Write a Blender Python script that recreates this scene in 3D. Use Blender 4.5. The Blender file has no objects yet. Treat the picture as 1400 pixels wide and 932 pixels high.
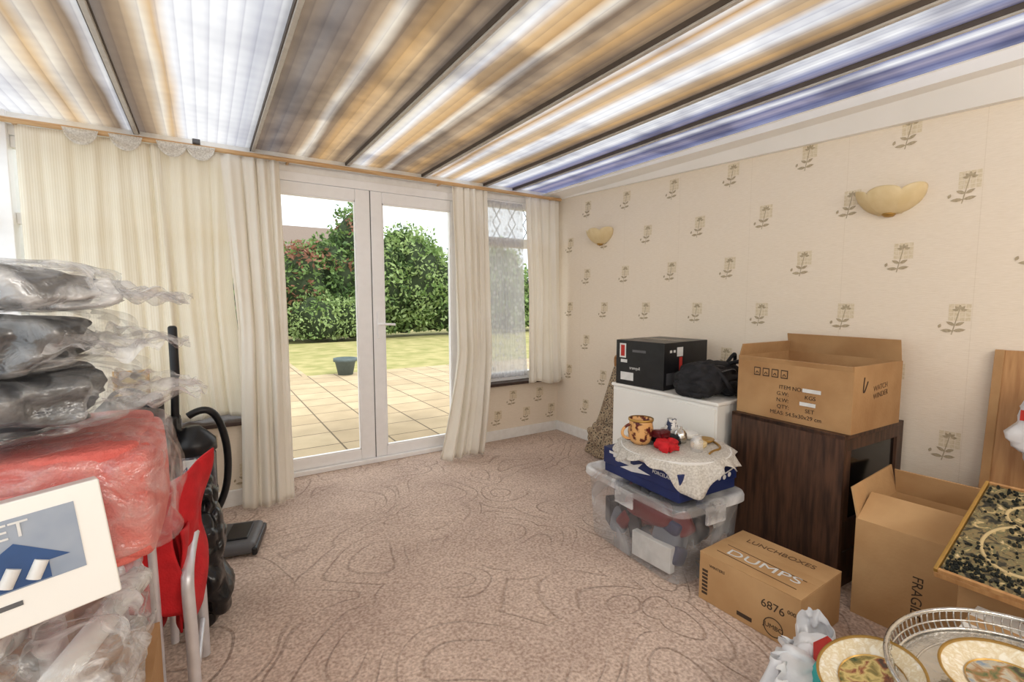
import bpy, bmesh, math, random
import numpy as np
from mathutils import Vector, Matrix, noise, Euler
R=math.radians
random.seed(7)
S=bpy.context.scene
COL=S.collection

# ---------------------------------------------------------------- materials
def srgb(r,g,b):
    f=lambda c:(c/255/12.92) if c/255<=0.04045 else ((c/255+0.055)/1.055)**2.4
    return (f(r),f(g),f(b),1)
class NT:
    def __init__(s,name):
        s.m=bpy.data.materials.new(name); s.m.use_nodes=True
        s.t=s.m.node_tree; s.t.nodes.clear()
        s.out=s.t.nodes.new('ShaderNodeOutputMaterial')
    def n(s,ty,**k):
        nd=s.t.nodes.new(ty)
        for a,b in k.items():
            if a.startswith('i_'):
                key=a[2:].replace('_',' ')
                nd.inputs[key].default_value=b
            else: setattr(nd,a,b)
        return nd
    def l(s,a,b): s.t.links.new(a,b)
def ramp(nt,stops,interp='LINEAR'):
    r=nt.n('ShaderNodeValToRGB'); cr=r.color_ramp; cr.interpolation=interp
    while len(cr.elements)>1: cr.elements.remove(cr.elements[0])
    cr.elements[0].position=stops[0][0]; cr.elements[0].color=stops[0][1]
    for p,c in stops[1:]:
        e=cr.elements.new(p); e.color=c
    return r
def mat(name,c,rough=0.6,metal=0.0,c2=None,scale=20,stretch=(1,1,1),bump=0.0,bscale=None,spec=0.4,trans=0,detail=4,lo=.35,hi=.65):
    nt=NT(name); p=nt.n('ShaderNodeBsdfPrincipled')
    p.inputs['Roughness'].default_value=rough; p.inputs['Metallic'].default_value=metal
    p.inputs['Specular IOR Level'].default_value=spec
    p.inputs['Base Color'].default_value=c
    tc=nt.n('ShaderNodeTexCoord'); mp=nt.n('ShaderNodeMapping'); mp.inputs['Scale'].default_value=stretch
    nt.l(tc.outputs['Object'],mp.inputs['Vector'])
    if c2 is None: c2=tuple(min(1,x*0.86) for x in c[:3])+(1,)
    nz=nt.n('ShaderNodeTexNoise'); nz.inputs['Scale'].default_value=scale; nz.inputs['Detail'].default_value=detail
    nt.l(mp.outputs[0],nz.inputs['Vector'])
    r=ramp(nt,[(lo,c),(hi,c2)]); nt.l(nz.outputs['Fac'],r.inputs['Fac']); nt.l(r.outputs[0],p.inputs['Base Color'])
    if bump>0:
        n2=nt.n('ShaderNodeTexNoise'); n2.inputs['Scale'].default_value=bscale or scale*4; n2.inputs['Detail'].default_value=3
        nt.l(mp.outputs[0],n2.inputs['Vector'])
        b=nt.n('ShaderNodeBump'); b.inputs['Strength'].default_value=bump; b.inputs['Distance'].default_value=0.01
        nt.l(n2.outputs['Fac'],b.inputs['Height']); nt.l(b.outputs[0],p.inputs['Normal'])
    sh=p.outputs[0]
    if trans>0:
        t=nt.n('ShaderNodeBsdfTranslucent'); nt.l(r.outputs[0],t.inputs['Color'])
        m=nt.n('ShaderNodeMixShader'); m.inputs[0].default_value=trans
        nt.l(sh,m.inputs[1]); nt.l(t.outputs[0],m.inputs[2]); sh=m.outputs[0]
    nt.l(sh,nt.out.inputs[0]); return nt.m

def glass_mat(name):
    nt=NT(name); a=nt.n('ShaderNodeBsdfTransparent'); a.inputs[0].default_value=(.97,.985,.98,1)
    nt.l(a.outputs[0],nt.out.inputs[0]); return nt.m
def film_mat(name,col=(.9,.9,.9,1),opac=0.25,gl=0.25,rough=0.15,bump=.6,scale=14):
    nt=NT(name); a=nt.n('ShaderNodeBsdfTransparent')
    g=nt.n('ShaderNodeBsdfGlossy'); g.inputs['Roughness'].default_value=rough
    d=nt.n('ShaderNodeBsdfDiffuse'); d.inputs[0].default_value=col
    tc=nt.n('ShaderNodeTexCoord'); nz=nt.n('ShaderNodeTexNoise'); nz.inputs['Scale'].default_value=scale; nz.inputs['Detail'].default_value=5; nz.inputs['Distortion'].default_value=1.2
    nt.l(tc.outputs['Object'],nz.inputs['Vector'])
    b=nt.n('ShaderNodeBump'); b.inputs['Strength'].default_value=bump; b.inputs['Distance'].default_value=.03
    nt.l(nz.outputs['Fac'],b.inputs['Height']); nt.l(b.outputs[0],g.inputs['Normal']); nt.l(b.outputs[0],d.inputs['Normal'])
    mr=nt.n('ShaderNodeMapRange'); mr.inputs[1].default_value=.45; mr.inputs[2].default_value=.72; mr.inputs[3].default_value=opac*.4; mr.inputs[4].default_value=min(1,opac*2.6)
    nt.l(nz.outputs['Fac'],mr.inputs[0])
    m1=nt.n('ShaderNodeMixShader'); nt.l(mr.outputs[0],m1.inputs[0]); nt.l(a.outputs[0],m1.inputs[1]); nt.l(d.outputs[0],m1.inputs[2])
    m2=nt.n('ShaderNodeMixShader'); m2.inputs[0].default_value=gl; nt.l(m1.outputs[0],m2.inputs[1]); nt.l(g.outputs[0],m2.inputs[2])
    nt.l(m2.outputs[0],nt.out.inputs[0]); return nt.m

M={}
M['upvc']=mat('white_upvc',srgb(250,250,251),.35,c2=srgb(246,246,247))
M['white']=mat('white_paint',srgb(242,241,238),.5,c2=srgb(235,233,229))
M['cover']=mat('white_coving',srgb(252,251,249),.55,c2=srgb(246,245,242),scale=3)
M['glass']=glass_mat('window_glass')
M['darkwood_sill']=mat('dark_sill',srgb(70,55,48),.5)
M['polewood']=mat('pole_wood',srgb(215,180,135),.45,c2=srgb(190,148,102),stretch=(.3,6,6))
M['card']=mat('cardboard',srgb(184,146,102),.85,c2=srgb(166,126,84),scale=5,bump=.1,bscale=90)
M['card2']=mat('cardboard_pale',srgb(198,160,114),.85,c2=srgb(180,141,96),scale=4,bump=.1,bscale=90)
M['cardin']=mat('cardboard_inner',srgb(130,96,62),.9)
M['black']=mat('black_plastic',srgb(22,22,24),.35,c2=srgb(30,30,33))
M['blackcloth']=mat('black_fabric',srgb(20,20,23),.8,c2=srgb(38,38,42),bump=.4,bscale=60)
M['blackbag']=mat('black_bin_bag',srgb(12,12,14),.25,c2=srgb(18,18,22),bump=.8,bscale=14,spec=.5)
M['grey']=mat('grey_plastic',srgb(95,95,98),.4)
M['alu']=mat('aluminium',srgb(225,225,230),.35,metal=.4)
M['silver']=mat('silver_metal',srgb(215,213,208),.22,metal=1.0,bump=.2,bscale=60)
M['red']=mat('red_canvas',srgb(208,32,40),.75,c2=srgb(184,24,32),bump=.2,bscale=200)
M['pink']=mat('coral_towel',srgb(232,128,118),.95,c2=srgb(218,106,98),bump=.6,bscale=160)
M['ink']=mat('black_ink',srgb(70,54,42),.8)
M['fadeink']=mat('faded_marker',srgb(112,84,58),.8)
M['whiteink']=mat('white_ink',srgb(228,228,226),.7)
M['redink']=mat('red_ink',srgb(190,50,42),.7)
M['blue']=mat('blue_card',srgb(22,36,84),.45,c2=srgb(34,50,104),scale=6)
M['bluep']=mat('blue_print',srgb(44,78,128),.45)
M['cream']=mat('cream_ceramic',srgb(250,234,194),.4,c2=srgb(242,224,178),trans=.35)
M['gold']=mat('gold_trim',srgb(190,150,80),.35,metal=.6)
M['lace']=mat('white_lace',srgb(240,236,228),.8,c2=srgb(206,200,190),scale=120,bump=.5,bscale=200,trans=.2)
M['bagwhite']=mat('white_carrier_bag',srgb(242,243,245),.35,c2=srgb(224,227,232),scale=8,bump=1.0,bscale=13,trans=.15)
M['appl']=mat('white_laminate',srgb(242,241,236),.4,c2=srgb(236,234,228),scale=2)
M['wood']=mat('dark_walnut_veneer',srgb(90,62,46),.45,c2=srgb(52,36,28),scale=9,stretch=(6,6,.6),detail=8)
M['woodlt']=mat('light_wood',srgb(190,145,95),.5,c2=srgb(165,118,72),scale=8,stretch=(6,6,.6))
M['screen']=mat('black_glass',srgb(10,10,12),.15,spec=.5)
M['film']=film_mat('clear_polythene',opac=.11,gl=.09,rough=.2)
M['filmw']=film_mat('milky_polythene',opac=.30,gl=.12,rough=.25)
M['tub']=film_mat('clear_storage_plastic',col=(.8,.84,.88,1),opac=.22,gl=.07,rough=.15,bump=.05,scale=3)
M['lid']=film_mat('storage_lid_plastic',col=(.86,.88,.9,1),opac=.5,gl=.08,rough=.2,bump=.05,scale=3)

def wallpaper():
    nt=NT('cream_wallpaper'); p=nt.n('ShaderNodeBsdfPrincipled',i_Roughness=.75)
    p.inputs['Specular IOR Level'].default_value=.25
    tc=nt.n('ShaderNodeTexCoord')
    mp=nt.n('ShaderNodeMapping'); mp.inputs['Scale'].default_value=(6,6,90); nt.l(tc.outputs['Object'],mp.inputs[0])
    nz=nt.n('ShaderNodeTexNoise',i_Scale=5.0,i_Detail=3.0); nt.l(mp.outputs[0],nz.inputs[0])
    r=ramp(nt,[(.3,srgb(240,227,209)),(.7,srgb(232,218,198))]); nt.l(nz.outputs[0],r.inputs[0])
    sp=nt.n('ShaderNodeSeparateXYZ'); nt.l(tc.outputs['Object'],sp.inputs[0])
    k=nt.n('ShaderNodeMath',operation='MULTIPLY'); k.inputs[1].default_value=1/.52; nt.l(sp.outputs[1],k.inputs[0])
    pp=nt.n('ShaderNodeMath',operation='PINGPONG'); pp.inputs[1].default_value=.5; nt.l(k.outputs[0],pp.inputs[0])
    sr=ramp(nt,[(0,(.9,.88,.85,1)),(.003,(1,1,1,1))]); nt.l(pp.outputs[0],sr.inputs[0])
    m=nt.n('ShaderNodeMix',data_type='RGBA',blend_type='MULTIPLY'); m.inputs[0].default_value=1; nt.l(r.outputs[0],m.inputs[6]); nt.l(sr.outputs[0],m.inputs[7])
    nt.l(m.outputs[2],p.inputs['Base Color'])
    b=nt.n('ShaderNodeBump',i_Strength=.25,i_Distance=.004); nt.l(nz.outputs[0],b.inputs['Height']); nt.l(b.outputs[0],p.inputs['Normal'])
    nt.l(p.outputs[0],nt.out.inputs[0]); return nt.m
M['paper']=wallpaper()
M['motifpatch']=mat('wallpaper_tan_print',srgb(216,199,167),.75,c2=srgb(228,214,188),scale=110)
M['motifleaf']=mat('wallpaper_leaf_print',srgb(170,154,126),.75,c2=srgb(190,174,146),scale=120)

def carpet():
    nt=NT('beige_pink_carpet'); p=nt.n('ShaderNodeBsdfPrincipled',i_Roughness=.95)
    p.inputs['Specular IOR Level'].default_value=.1
    tc=nt.n('ShaderNodeTexCoord')
    dn=nt.n('ShaderNodeTexNoise',i_Scale=1.9,i_Detail=.5); nt.l(tc.outputs['Object'],dn.inputs[0])
    ad=nt.n('ShaderNodeVectorMath',operation='MULTIPLY_ADD'); nt.l(dn.outputs['Color'],ad.inputs[0]); ad.inputs[1].default_value=(.55,.55,0); nt.l(tc.outputs['Object'],ad.inputs[2])
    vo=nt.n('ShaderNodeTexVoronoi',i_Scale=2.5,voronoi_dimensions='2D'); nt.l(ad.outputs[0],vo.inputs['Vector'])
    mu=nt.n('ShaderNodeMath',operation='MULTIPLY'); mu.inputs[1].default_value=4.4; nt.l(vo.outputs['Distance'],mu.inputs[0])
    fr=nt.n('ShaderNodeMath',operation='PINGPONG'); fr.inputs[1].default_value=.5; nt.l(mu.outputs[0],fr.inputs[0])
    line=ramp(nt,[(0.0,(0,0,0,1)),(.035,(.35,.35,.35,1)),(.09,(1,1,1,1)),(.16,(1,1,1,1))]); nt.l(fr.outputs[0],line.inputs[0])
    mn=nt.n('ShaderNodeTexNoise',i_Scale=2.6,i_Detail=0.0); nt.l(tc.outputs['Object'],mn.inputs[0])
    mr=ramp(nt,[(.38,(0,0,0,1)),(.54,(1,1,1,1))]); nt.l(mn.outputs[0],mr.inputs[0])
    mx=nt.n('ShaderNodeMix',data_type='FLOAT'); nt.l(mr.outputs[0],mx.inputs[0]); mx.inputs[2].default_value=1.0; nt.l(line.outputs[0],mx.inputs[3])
    fine=nt.n('ShaderNodeTexNoise',i_Scale=85.0,i_Detail=4.0); nt.l(tc.outputs['Object'],fine.inputs[0])
    blot=nt.n('ShaderNodeTexNoise',i_Scale=2.2,i_Detail=5.0); nt.l(tc.outputs['Object'],blot.inputs[0])
    c1=ramp(nt,[(.32,srgb(230,209,194)),(.68,srgb(180,156,141))]); nt.l(fine.outputs[0],c1.inputs[0])
    c2=ramp(nt,[(.32,(.82,.80,.80,1)),(.6,(1,1,1,1))]); nt.l(blot.outputs[0],c2.inputs[0])
    m=nt.n('ShaderNodeMix',data_type='RGBA',blend_type='MULTIPLY'); m.inputs[0].default_value=1; nt.l(c1.outputs[0],m.inputs[6]); nt.l(c2.outputs[0],m.inputs[7])
    c3=ramp(nt,[(0,(.84,.825,.815,1)),(1,(1,1,1,1))]); nt.l(mx.outputs[0],c3.inputs[0])  # carved grooves darkened in the colour, their shade painted over the bump
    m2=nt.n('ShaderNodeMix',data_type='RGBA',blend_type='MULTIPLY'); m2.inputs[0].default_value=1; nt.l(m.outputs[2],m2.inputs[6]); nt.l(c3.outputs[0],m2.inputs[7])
    nt.l(m2.outputs[2],p.inputs['Base Color'])
    hh=nt.n('ShaderNodeMath',operation='MULTIPLY_ADD'); nt.l(fine.outputs[0],hh.inputs[0]); hh.inputs[1].default_value=.8; nt.l(mx.outputs[0],hh.inputs[2])
    b=nt.n('ShaderNodeBump',i_Strength=.6,i_Distance=.012); nt.l(hh.outputs[0],b.inputs['Height']); nt.l(b.outputs[0],p.inputs['Normal'])
    nt.l(p.outputs[0],nt.out.inputs[0]); return nt.m
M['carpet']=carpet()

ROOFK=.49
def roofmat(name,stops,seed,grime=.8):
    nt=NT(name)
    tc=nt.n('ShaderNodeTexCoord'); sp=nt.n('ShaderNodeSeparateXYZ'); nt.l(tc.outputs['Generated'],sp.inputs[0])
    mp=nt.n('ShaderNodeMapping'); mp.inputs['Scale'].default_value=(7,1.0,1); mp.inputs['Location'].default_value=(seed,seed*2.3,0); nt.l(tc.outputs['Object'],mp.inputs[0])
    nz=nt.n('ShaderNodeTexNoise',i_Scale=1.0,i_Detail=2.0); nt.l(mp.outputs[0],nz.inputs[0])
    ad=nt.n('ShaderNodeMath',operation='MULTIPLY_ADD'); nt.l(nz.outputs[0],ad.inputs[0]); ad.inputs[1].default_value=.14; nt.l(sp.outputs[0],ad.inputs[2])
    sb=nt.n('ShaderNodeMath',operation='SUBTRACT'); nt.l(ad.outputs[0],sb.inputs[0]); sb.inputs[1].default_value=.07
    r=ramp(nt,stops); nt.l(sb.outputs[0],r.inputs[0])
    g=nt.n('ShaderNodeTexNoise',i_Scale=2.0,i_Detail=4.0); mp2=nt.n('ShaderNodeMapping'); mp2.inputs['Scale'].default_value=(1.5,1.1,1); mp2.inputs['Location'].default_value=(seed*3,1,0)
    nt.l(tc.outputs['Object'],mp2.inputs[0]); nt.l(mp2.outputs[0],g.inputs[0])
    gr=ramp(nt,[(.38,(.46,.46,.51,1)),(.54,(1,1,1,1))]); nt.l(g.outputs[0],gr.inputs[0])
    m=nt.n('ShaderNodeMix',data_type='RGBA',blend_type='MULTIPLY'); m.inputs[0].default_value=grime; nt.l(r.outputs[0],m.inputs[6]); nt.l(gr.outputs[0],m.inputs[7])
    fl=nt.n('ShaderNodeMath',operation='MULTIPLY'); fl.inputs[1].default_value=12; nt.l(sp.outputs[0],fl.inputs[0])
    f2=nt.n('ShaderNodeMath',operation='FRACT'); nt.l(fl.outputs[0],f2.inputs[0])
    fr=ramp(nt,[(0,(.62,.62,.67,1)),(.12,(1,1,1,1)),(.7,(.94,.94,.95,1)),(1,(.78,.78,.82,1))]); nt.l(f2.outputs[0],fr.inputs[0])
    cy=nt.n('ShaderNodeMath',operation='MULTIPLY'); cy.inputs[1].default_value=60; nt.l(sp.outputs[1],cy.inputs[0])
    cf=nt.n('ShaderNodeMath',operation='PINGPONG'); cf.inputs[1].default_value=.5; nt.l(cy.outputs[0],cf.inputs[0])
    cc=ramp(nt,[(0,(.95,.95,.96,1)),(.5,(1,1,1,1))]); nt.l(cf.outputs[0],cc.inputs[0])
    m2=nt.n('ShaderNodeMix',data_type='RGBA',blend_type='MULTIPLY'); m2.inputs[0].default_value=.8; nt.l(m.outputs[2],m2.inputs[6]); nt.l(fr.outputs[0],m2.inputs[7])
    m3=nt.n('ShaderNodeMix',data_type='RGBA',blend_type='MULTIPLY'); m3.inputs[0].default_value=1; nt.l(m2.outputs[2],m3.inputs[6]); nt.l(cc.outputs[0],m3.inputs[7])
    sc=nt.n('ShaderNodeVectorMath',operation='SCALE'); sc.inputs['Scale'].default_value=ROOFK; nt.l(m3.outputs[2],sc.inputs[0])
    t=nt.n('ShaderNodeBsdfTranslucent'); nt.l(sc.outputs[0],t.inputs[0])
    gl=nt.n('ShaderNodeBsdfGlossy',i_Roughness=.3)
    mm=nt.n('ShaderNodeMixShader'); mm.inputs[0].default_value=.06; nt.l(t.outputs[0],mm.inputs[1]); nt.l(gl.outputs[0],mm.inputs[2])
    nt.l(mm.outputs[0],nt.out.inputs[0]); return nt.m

# ---------------------------------------------------------------- geometry helpers
def link(o,parent=None):
    COL.objects.link(o)
    if parent is not None: o.parent=parent
    return o
def empty(name,loc=(0,0,0),rz=0,rot=None):
    e=bpy.data.objects.new(name,None); e.empty_display_size=.1; COL.objects.link(e)
    e.location=loc; e.rotation_euler=rot if rot else (0,0,rz); return e
def mesh(name,V,F,m,parent=None,smooth=False,loc=None,rot=None):
    me=bpy.data.meshes.new(name); me.from_pydata([tuple(v) for v in V],[],F); me.validate(); me.update()
    o=bpy.data.objects.new(name,me)
    for mm in (m if isinstance(m,(list,tuple)) else [m]): me.materials.append(mm)
    if smooth:
        for p in me.polygons: p.use_smooth=True
    link(o,parent)
    if loc: o.location=loc
    if rot: o.rotation_euler=rot
    return o
def box(name,x0,x1,y0,y1,z0,z1,m,parent=None,bevel=0.0,rot=None):
    cx,cy,cz=(x0+x1)/2,(y0+y1)/2,(z0+z1)/2; a,b,c=(x1-x0)/2,(y1-y0)/2,(z1-z0)/2
    V=[(sx*a,sy*b,sz*c) for sx in(-1,1) for sy in(-1,1) for sz in(-1,1)]
    F=[(0,1,3,2),(4,6,7,5),(0,4,5,1),(2,3,7,6),(0,2,6,4),(1,5,7,3)]
    o=mesh(name,V,F,m,parent,loc=(cx,cy,cz),rot=rot)
    if bevel>0:
        md=o.modifiers.new('bevel','BEVEL'); md.width=bevel; md.segments=3
        for p in o.data.polygons: p.use_smooth=True
        o.modifiers.new('wn','WEIGHTED_NORMAL')
    return o
def lathe(name,prof,m,parent=None,n=40,loc=(0,0,0),rot=None,sx=1,sy=1):
    V=[];F=[]
    for r,z in prof:
        for i in range(n):
            t=2*math.pi*i/n; V.append((r*math.cos(t)*sx,r*math.sin(t)*sy,z))
    for j in range(len(prof)-1):
        for i in range(n):
            F.append((j*n+i,j*n+(i+1)%n,(j+1)*n+(i+1)%n,(j+1)*n+i))
    return mesh(name,V,F,m,parent,True,loc,rot)
def tube(name,pts,r,m,parent=None,cyc=False,smooth=True,res=6):
    cu=bpy.data.curves.new(name,'CURVE'); cu.dimensions='3D'; cu.bevel_depth=r; cu.bevel_resolution=3; cu.use_fill_caps=True
    sp=cu.splines.new('NURBS' if smooth and len(pts)>2 else 'POLY'); sp.points.add(len(pts)-1)
    for p,q in zip(sp.points,pts): p.co=(*q,1)
    if sp.type=='NURBS': sp.use_endpoint_u=not cyc; sp.order_u=3; sp.resolution_u=res
    sp.use_cyclic_u=cyc; cu.materials.append(m)
    o=bpy.data.objects.new(name,cu); return link(o,parent)
def text(name,body,size,loc,rot,m,parent=None,sx=1):
    cu=bpy.data.curves.new(name,'FONT'); cu.body=body; cu.size=size; cu.extrude=.0004; cu.align_x='CENTER'; cu.align_y='CENTER'
    cu.materials.append(m); o=bpy.data.objects.new(name,cu); link(o,parent); o.location=loc; o.rotation_euler=rot; o.scale=(sx,1,1); return o
RX_NEGX=(R(90),0,R(-90)); RX_NEGY=(R(90),0,0)
def spow(v,e): return math.copysign(abs(v)**e,v)
def lump(name,dims,m,parent=None,loc=(0,0,0),rot=None,e1=.5,e2=.5,amp=.02,fr=5,seed=0,nu=64,nv=36,flat=True,fold=0):
    V=[];F=[]
    for j in range(nv+1):
        ph=-math.pi/2+math.pi*j/nv
        for i in range(nu):
            th=2*math.pi*i/nu
            x=dims[0]/2*spow(math.cos(ph),e1)*spow(math.cos(th),e2)
            y=dims[1]/2*spow(math.cos(ph),e1)*spow(math.sin(th),e2)
            z=dims[2]/2*spow(math.sin(ph),e1)
            v=Vector((x,y,z)); q=v*fr+Vector((seed*3.1,seed*1.7,seed))
            d=noise.noise(q)*amp+noise.noise(q*2.3)*amp*.5
            if fold:
                d+=fold*(abs(noise.noise(Vector((x*fr*.5+seed,y*fr*.5,z*fr*2.5))))-.25)
                d-=fold*.5*(1-min(1,abs(noise.noise(q*1.4+Vector((9,2,5))))*5))
            nrm=v.normalized() if v.length>1e-6 else Vector((0,0,1))
            v=v+nrm*d
            if flat: v.z=max(v.z,-dims[2]/2)
            V.append(v)
    for j in range(nv):
        for i in range(nu):
            F.append((j*nu+i,j*nu+(i+1)%nu,(j+1)*nu+(i+1)%nu,(j+1)*nu+i))
    return mesh(name,V,F,m,parent,True,loc,rot)

# ---------------------------------------------------------------- room
XL,XR,YB,YN,ZC=-.90,2.83,3.66,-1.3,2.22
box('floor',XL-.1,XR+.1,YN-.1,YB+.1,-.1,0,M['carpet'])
wr=empty('wall_right')
box('wall_panel',XR,XR+.12,YN-.1,YB+.1,0,2.4,M['paper'],wr)
wn=empty('wall_near'); box('wall_panel',XL-.1,XR+.12,YN-.12,YN,0,2.4,M['paper'],wn)
wl=empty('wall_left')
box('dwarf_panel',XL-.12,XL,YN,YB+.1,0,.5,M['paper'],wl)
box('header',XL-.12,XL,YN,YB+.1,2.1,2.3,M['white'],wl)
wb=empty('wall_back')
box('dwarf_panel_a',XL-.1,.29,3.28,3.76,0,.5,M['paper'],wb)
box('dwarf_panel_b',1.88,XR,3.58,3.76,0,.5,M['paper'],wb)
box('corner_panel',2.76,XR,3.60,3.76,.5,2.22,M['paper'],wb)
box('header',XL,XR,3.60,3.76,2.12,2.30,M['white'],wb)
box('corner_post',XL-.14,XL+.07,3.57,3.78,.5,2.30,M['upvc'],wb,.005)

def motif():
    V=[];F=[];FM=[]
    lay=[1]
    def poly(pts,mi,k):
        b=len(V); V.extend([(x,y,k) for x,y in pts]); F.append(tuple(range(b,b+len(pts)))); FM.append(mi)
    def leafpoly(cx,cy,L,W,a):
        lay[0]+=1; pts=[]
        for t,w in ((0,0),(.25,-.8),(.5,-1),(.75,-.7),(1,0),(.75,.7),(.5,1),(.25,.8)):
            u=t*L; v=w*W/2
            pts.append((cx+u*math.cos(a)-v*math.sin(a),cy+u*math.sin(a)+v*math.cos(a)))
        poly(pts,1,lay[0])
    n=4; s=.0185
    for i in range(n):
        for j in range(n):
            x=-.018+i*s; y=-.002+j*s
            poly([(x,y),(x+s*.88,y),(x+s*.88,y+s*.88),(x,y+s*.88)],0,0)
    lay[0]+=1; poly([(.016,.05),(-.006,-.062),(-.002,-.062),(.0195,.05)],1,lay[0])
    for k in range(5): leafpoly(.018+.004*math.cos(R(10+k*40)),.042+.004*math.sin(R(10+k*40)),.021,.011,R(10+k*40))
    for s_ in (-1,1):
        leafpoly(.006,-.022,.034,.014,R(90-s_*62)); leafpoly(.0,-.045,.042,.015,R(90-s_*75)+(.25 if s_<0 else -.1))
    leafpoly(-.048,-.035,.02,.012,R(70))
    return V,F,FM
MV,MF,MFM=motif()
def pattern(parent,fn,spots):
    V=[];F=[];FM=[]
    for (u,v) in spots:
        b=len(V)
        for i,(a,c,k) in enumerate(MV): V.append(fn(u+a*1.05,v+c*1.05,.0006+.00015*k))
        for f,k in zip(MF,MFM): F.append(tuple(b+i for i in f)); FM.append(k)
    o=mesh('wallpaper_pattern',V,F,[M['motifpatch'],M['motifleaf']],parent)
    for p,k in zip(o.data.polygons,FM): p.material_index=k
    return o
spots=[]
for r in range(8):
    z=2.03-.29*r
    for c in range(-6,12):
        y=.94+.45*c-(.22 if r%2 else 0)
        if YN+.1<y<3.6 and z>.12: spots.append((-y,z))
pattern(wr,lambda u,v,k:(XR-k,-u,v),spots)
sp=[]
for r in range(2):
    for c in range(6):
        x=-.75+.3*c+(.12 if r else 0)
        if x<.2: sp.append((x,.18+.2*r))
pattern(wb,lambda u,v,k:(u,3.28-k,v),sp)
pattern(wb,lambda u,v,k:(u,3.58-k,v),[(1.99,.36),(2.3,.36),(2.6,.36),(2.14,.19),(2.45,.19),(2.74,.19)])

box('baseboard_right',XR-.018,XR,YN,3.58,0,.09,M['white'],None,.004)
box('baseboard_back',1.88,XR-.018,3.562,3.58,0,.09,M['white'],None,.004)
box('baseboard_back.001',XL,.27,3.262,3.28,0,.10,M['white'],None,.004)
box('trim_1',XL,.31,3.24,3.68,.5,.525,M['darkwood_sill'],None,.004)
box('trim_2',1.9,2.82,3.50,3.70,.5,.525,M['darkwood_sill'],None,.004)
V=[(2.62,YN,2.215),(2.83,YN,2.215),(2.83,YN,1.99),(2.79,YN,1.99),(2.64,YN,2.14),(2.64,3.6,2.215),(2.83,3.6,2.215),(2.83,3.6,2.185),(2.80,3.6,2.185),(2.66,3.6,2.205)]
mesh('trim_3',V,[(0,1,2,3,4),(9,8,7,6,5),(0,4,9,5),(4,3,8,9),(3,2,7,8),(0,5,6,1),(1,6,7,2)],M['cover'])
box('trim_4',XL,XR-.2,3.56,3.60,2.17,2.205,M['white'],None,.004)
# ---- ceiling
ceil=empty('ceiling')
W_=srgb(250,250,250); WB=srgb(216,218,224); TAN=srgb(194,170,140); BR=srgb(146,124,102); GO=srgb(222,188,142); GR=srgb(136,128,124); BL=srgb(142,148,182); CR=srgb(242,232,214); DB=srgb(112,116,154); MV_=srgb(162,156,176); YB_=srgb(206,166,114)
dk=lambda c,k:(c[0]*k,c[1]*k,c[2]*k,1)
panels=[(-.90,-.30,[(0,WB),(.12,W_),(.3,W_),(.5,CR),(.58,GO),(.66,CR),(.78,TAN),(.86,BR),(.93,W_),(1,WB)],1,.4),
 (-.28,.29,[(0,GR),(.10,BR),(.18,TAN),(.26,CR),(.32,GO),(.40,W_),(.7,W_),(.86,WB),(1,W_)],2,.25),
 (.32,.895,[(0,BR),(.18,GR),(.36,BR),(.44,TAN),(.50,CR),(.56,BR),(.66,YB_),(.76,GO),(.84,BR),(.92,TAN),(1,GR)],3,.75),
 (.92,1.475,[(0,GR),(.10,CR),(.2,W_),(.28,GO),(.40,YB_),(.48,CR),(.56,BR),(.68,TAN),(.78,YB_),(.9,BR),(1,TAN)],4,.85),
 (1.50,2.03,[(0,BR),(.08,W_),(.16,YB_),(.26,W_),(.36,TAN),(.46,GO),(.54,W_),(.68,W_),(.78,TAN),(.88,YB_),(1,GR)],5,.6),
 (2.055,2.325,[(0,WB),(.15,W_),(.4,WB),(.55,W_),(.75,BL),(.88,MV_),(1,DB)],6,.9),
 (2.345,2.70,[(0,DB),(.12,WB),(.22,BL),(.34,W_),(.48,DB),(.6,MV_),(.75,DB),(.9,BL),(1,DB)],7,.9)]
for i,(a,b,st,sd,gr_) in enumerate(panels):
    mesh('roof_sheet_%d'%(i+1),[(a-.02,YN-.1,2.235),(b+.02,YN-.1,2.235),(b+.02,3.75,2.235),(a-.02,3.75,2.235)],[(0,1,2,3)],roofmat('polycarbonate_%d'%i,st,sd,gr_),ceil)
M['bar']=mat('glazing_bar',srgb(196,190,182),.4)
M['gasket']=mat('gasket',srgb(90,80,72),.6)
for i,x in enumerate([-.29,.305,.907,1.487,2.043,2.335]):
    w=.010 if i<5 else .006
    box('glazing_bar_%d'%i,x-w,x+w,YN,3.62,2.206,2.30,M['bar'],ceil,.003)
    box('gasket_%d'%i,x-w-.005,x-w,YN,3.62,2.214,2.234,M['gasket'],ceil)
    box('gasket_b%d'%i,x+w,x+w+.003,YN,3.62,2.220,2.234,M['gasket'],ceil)

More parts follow.
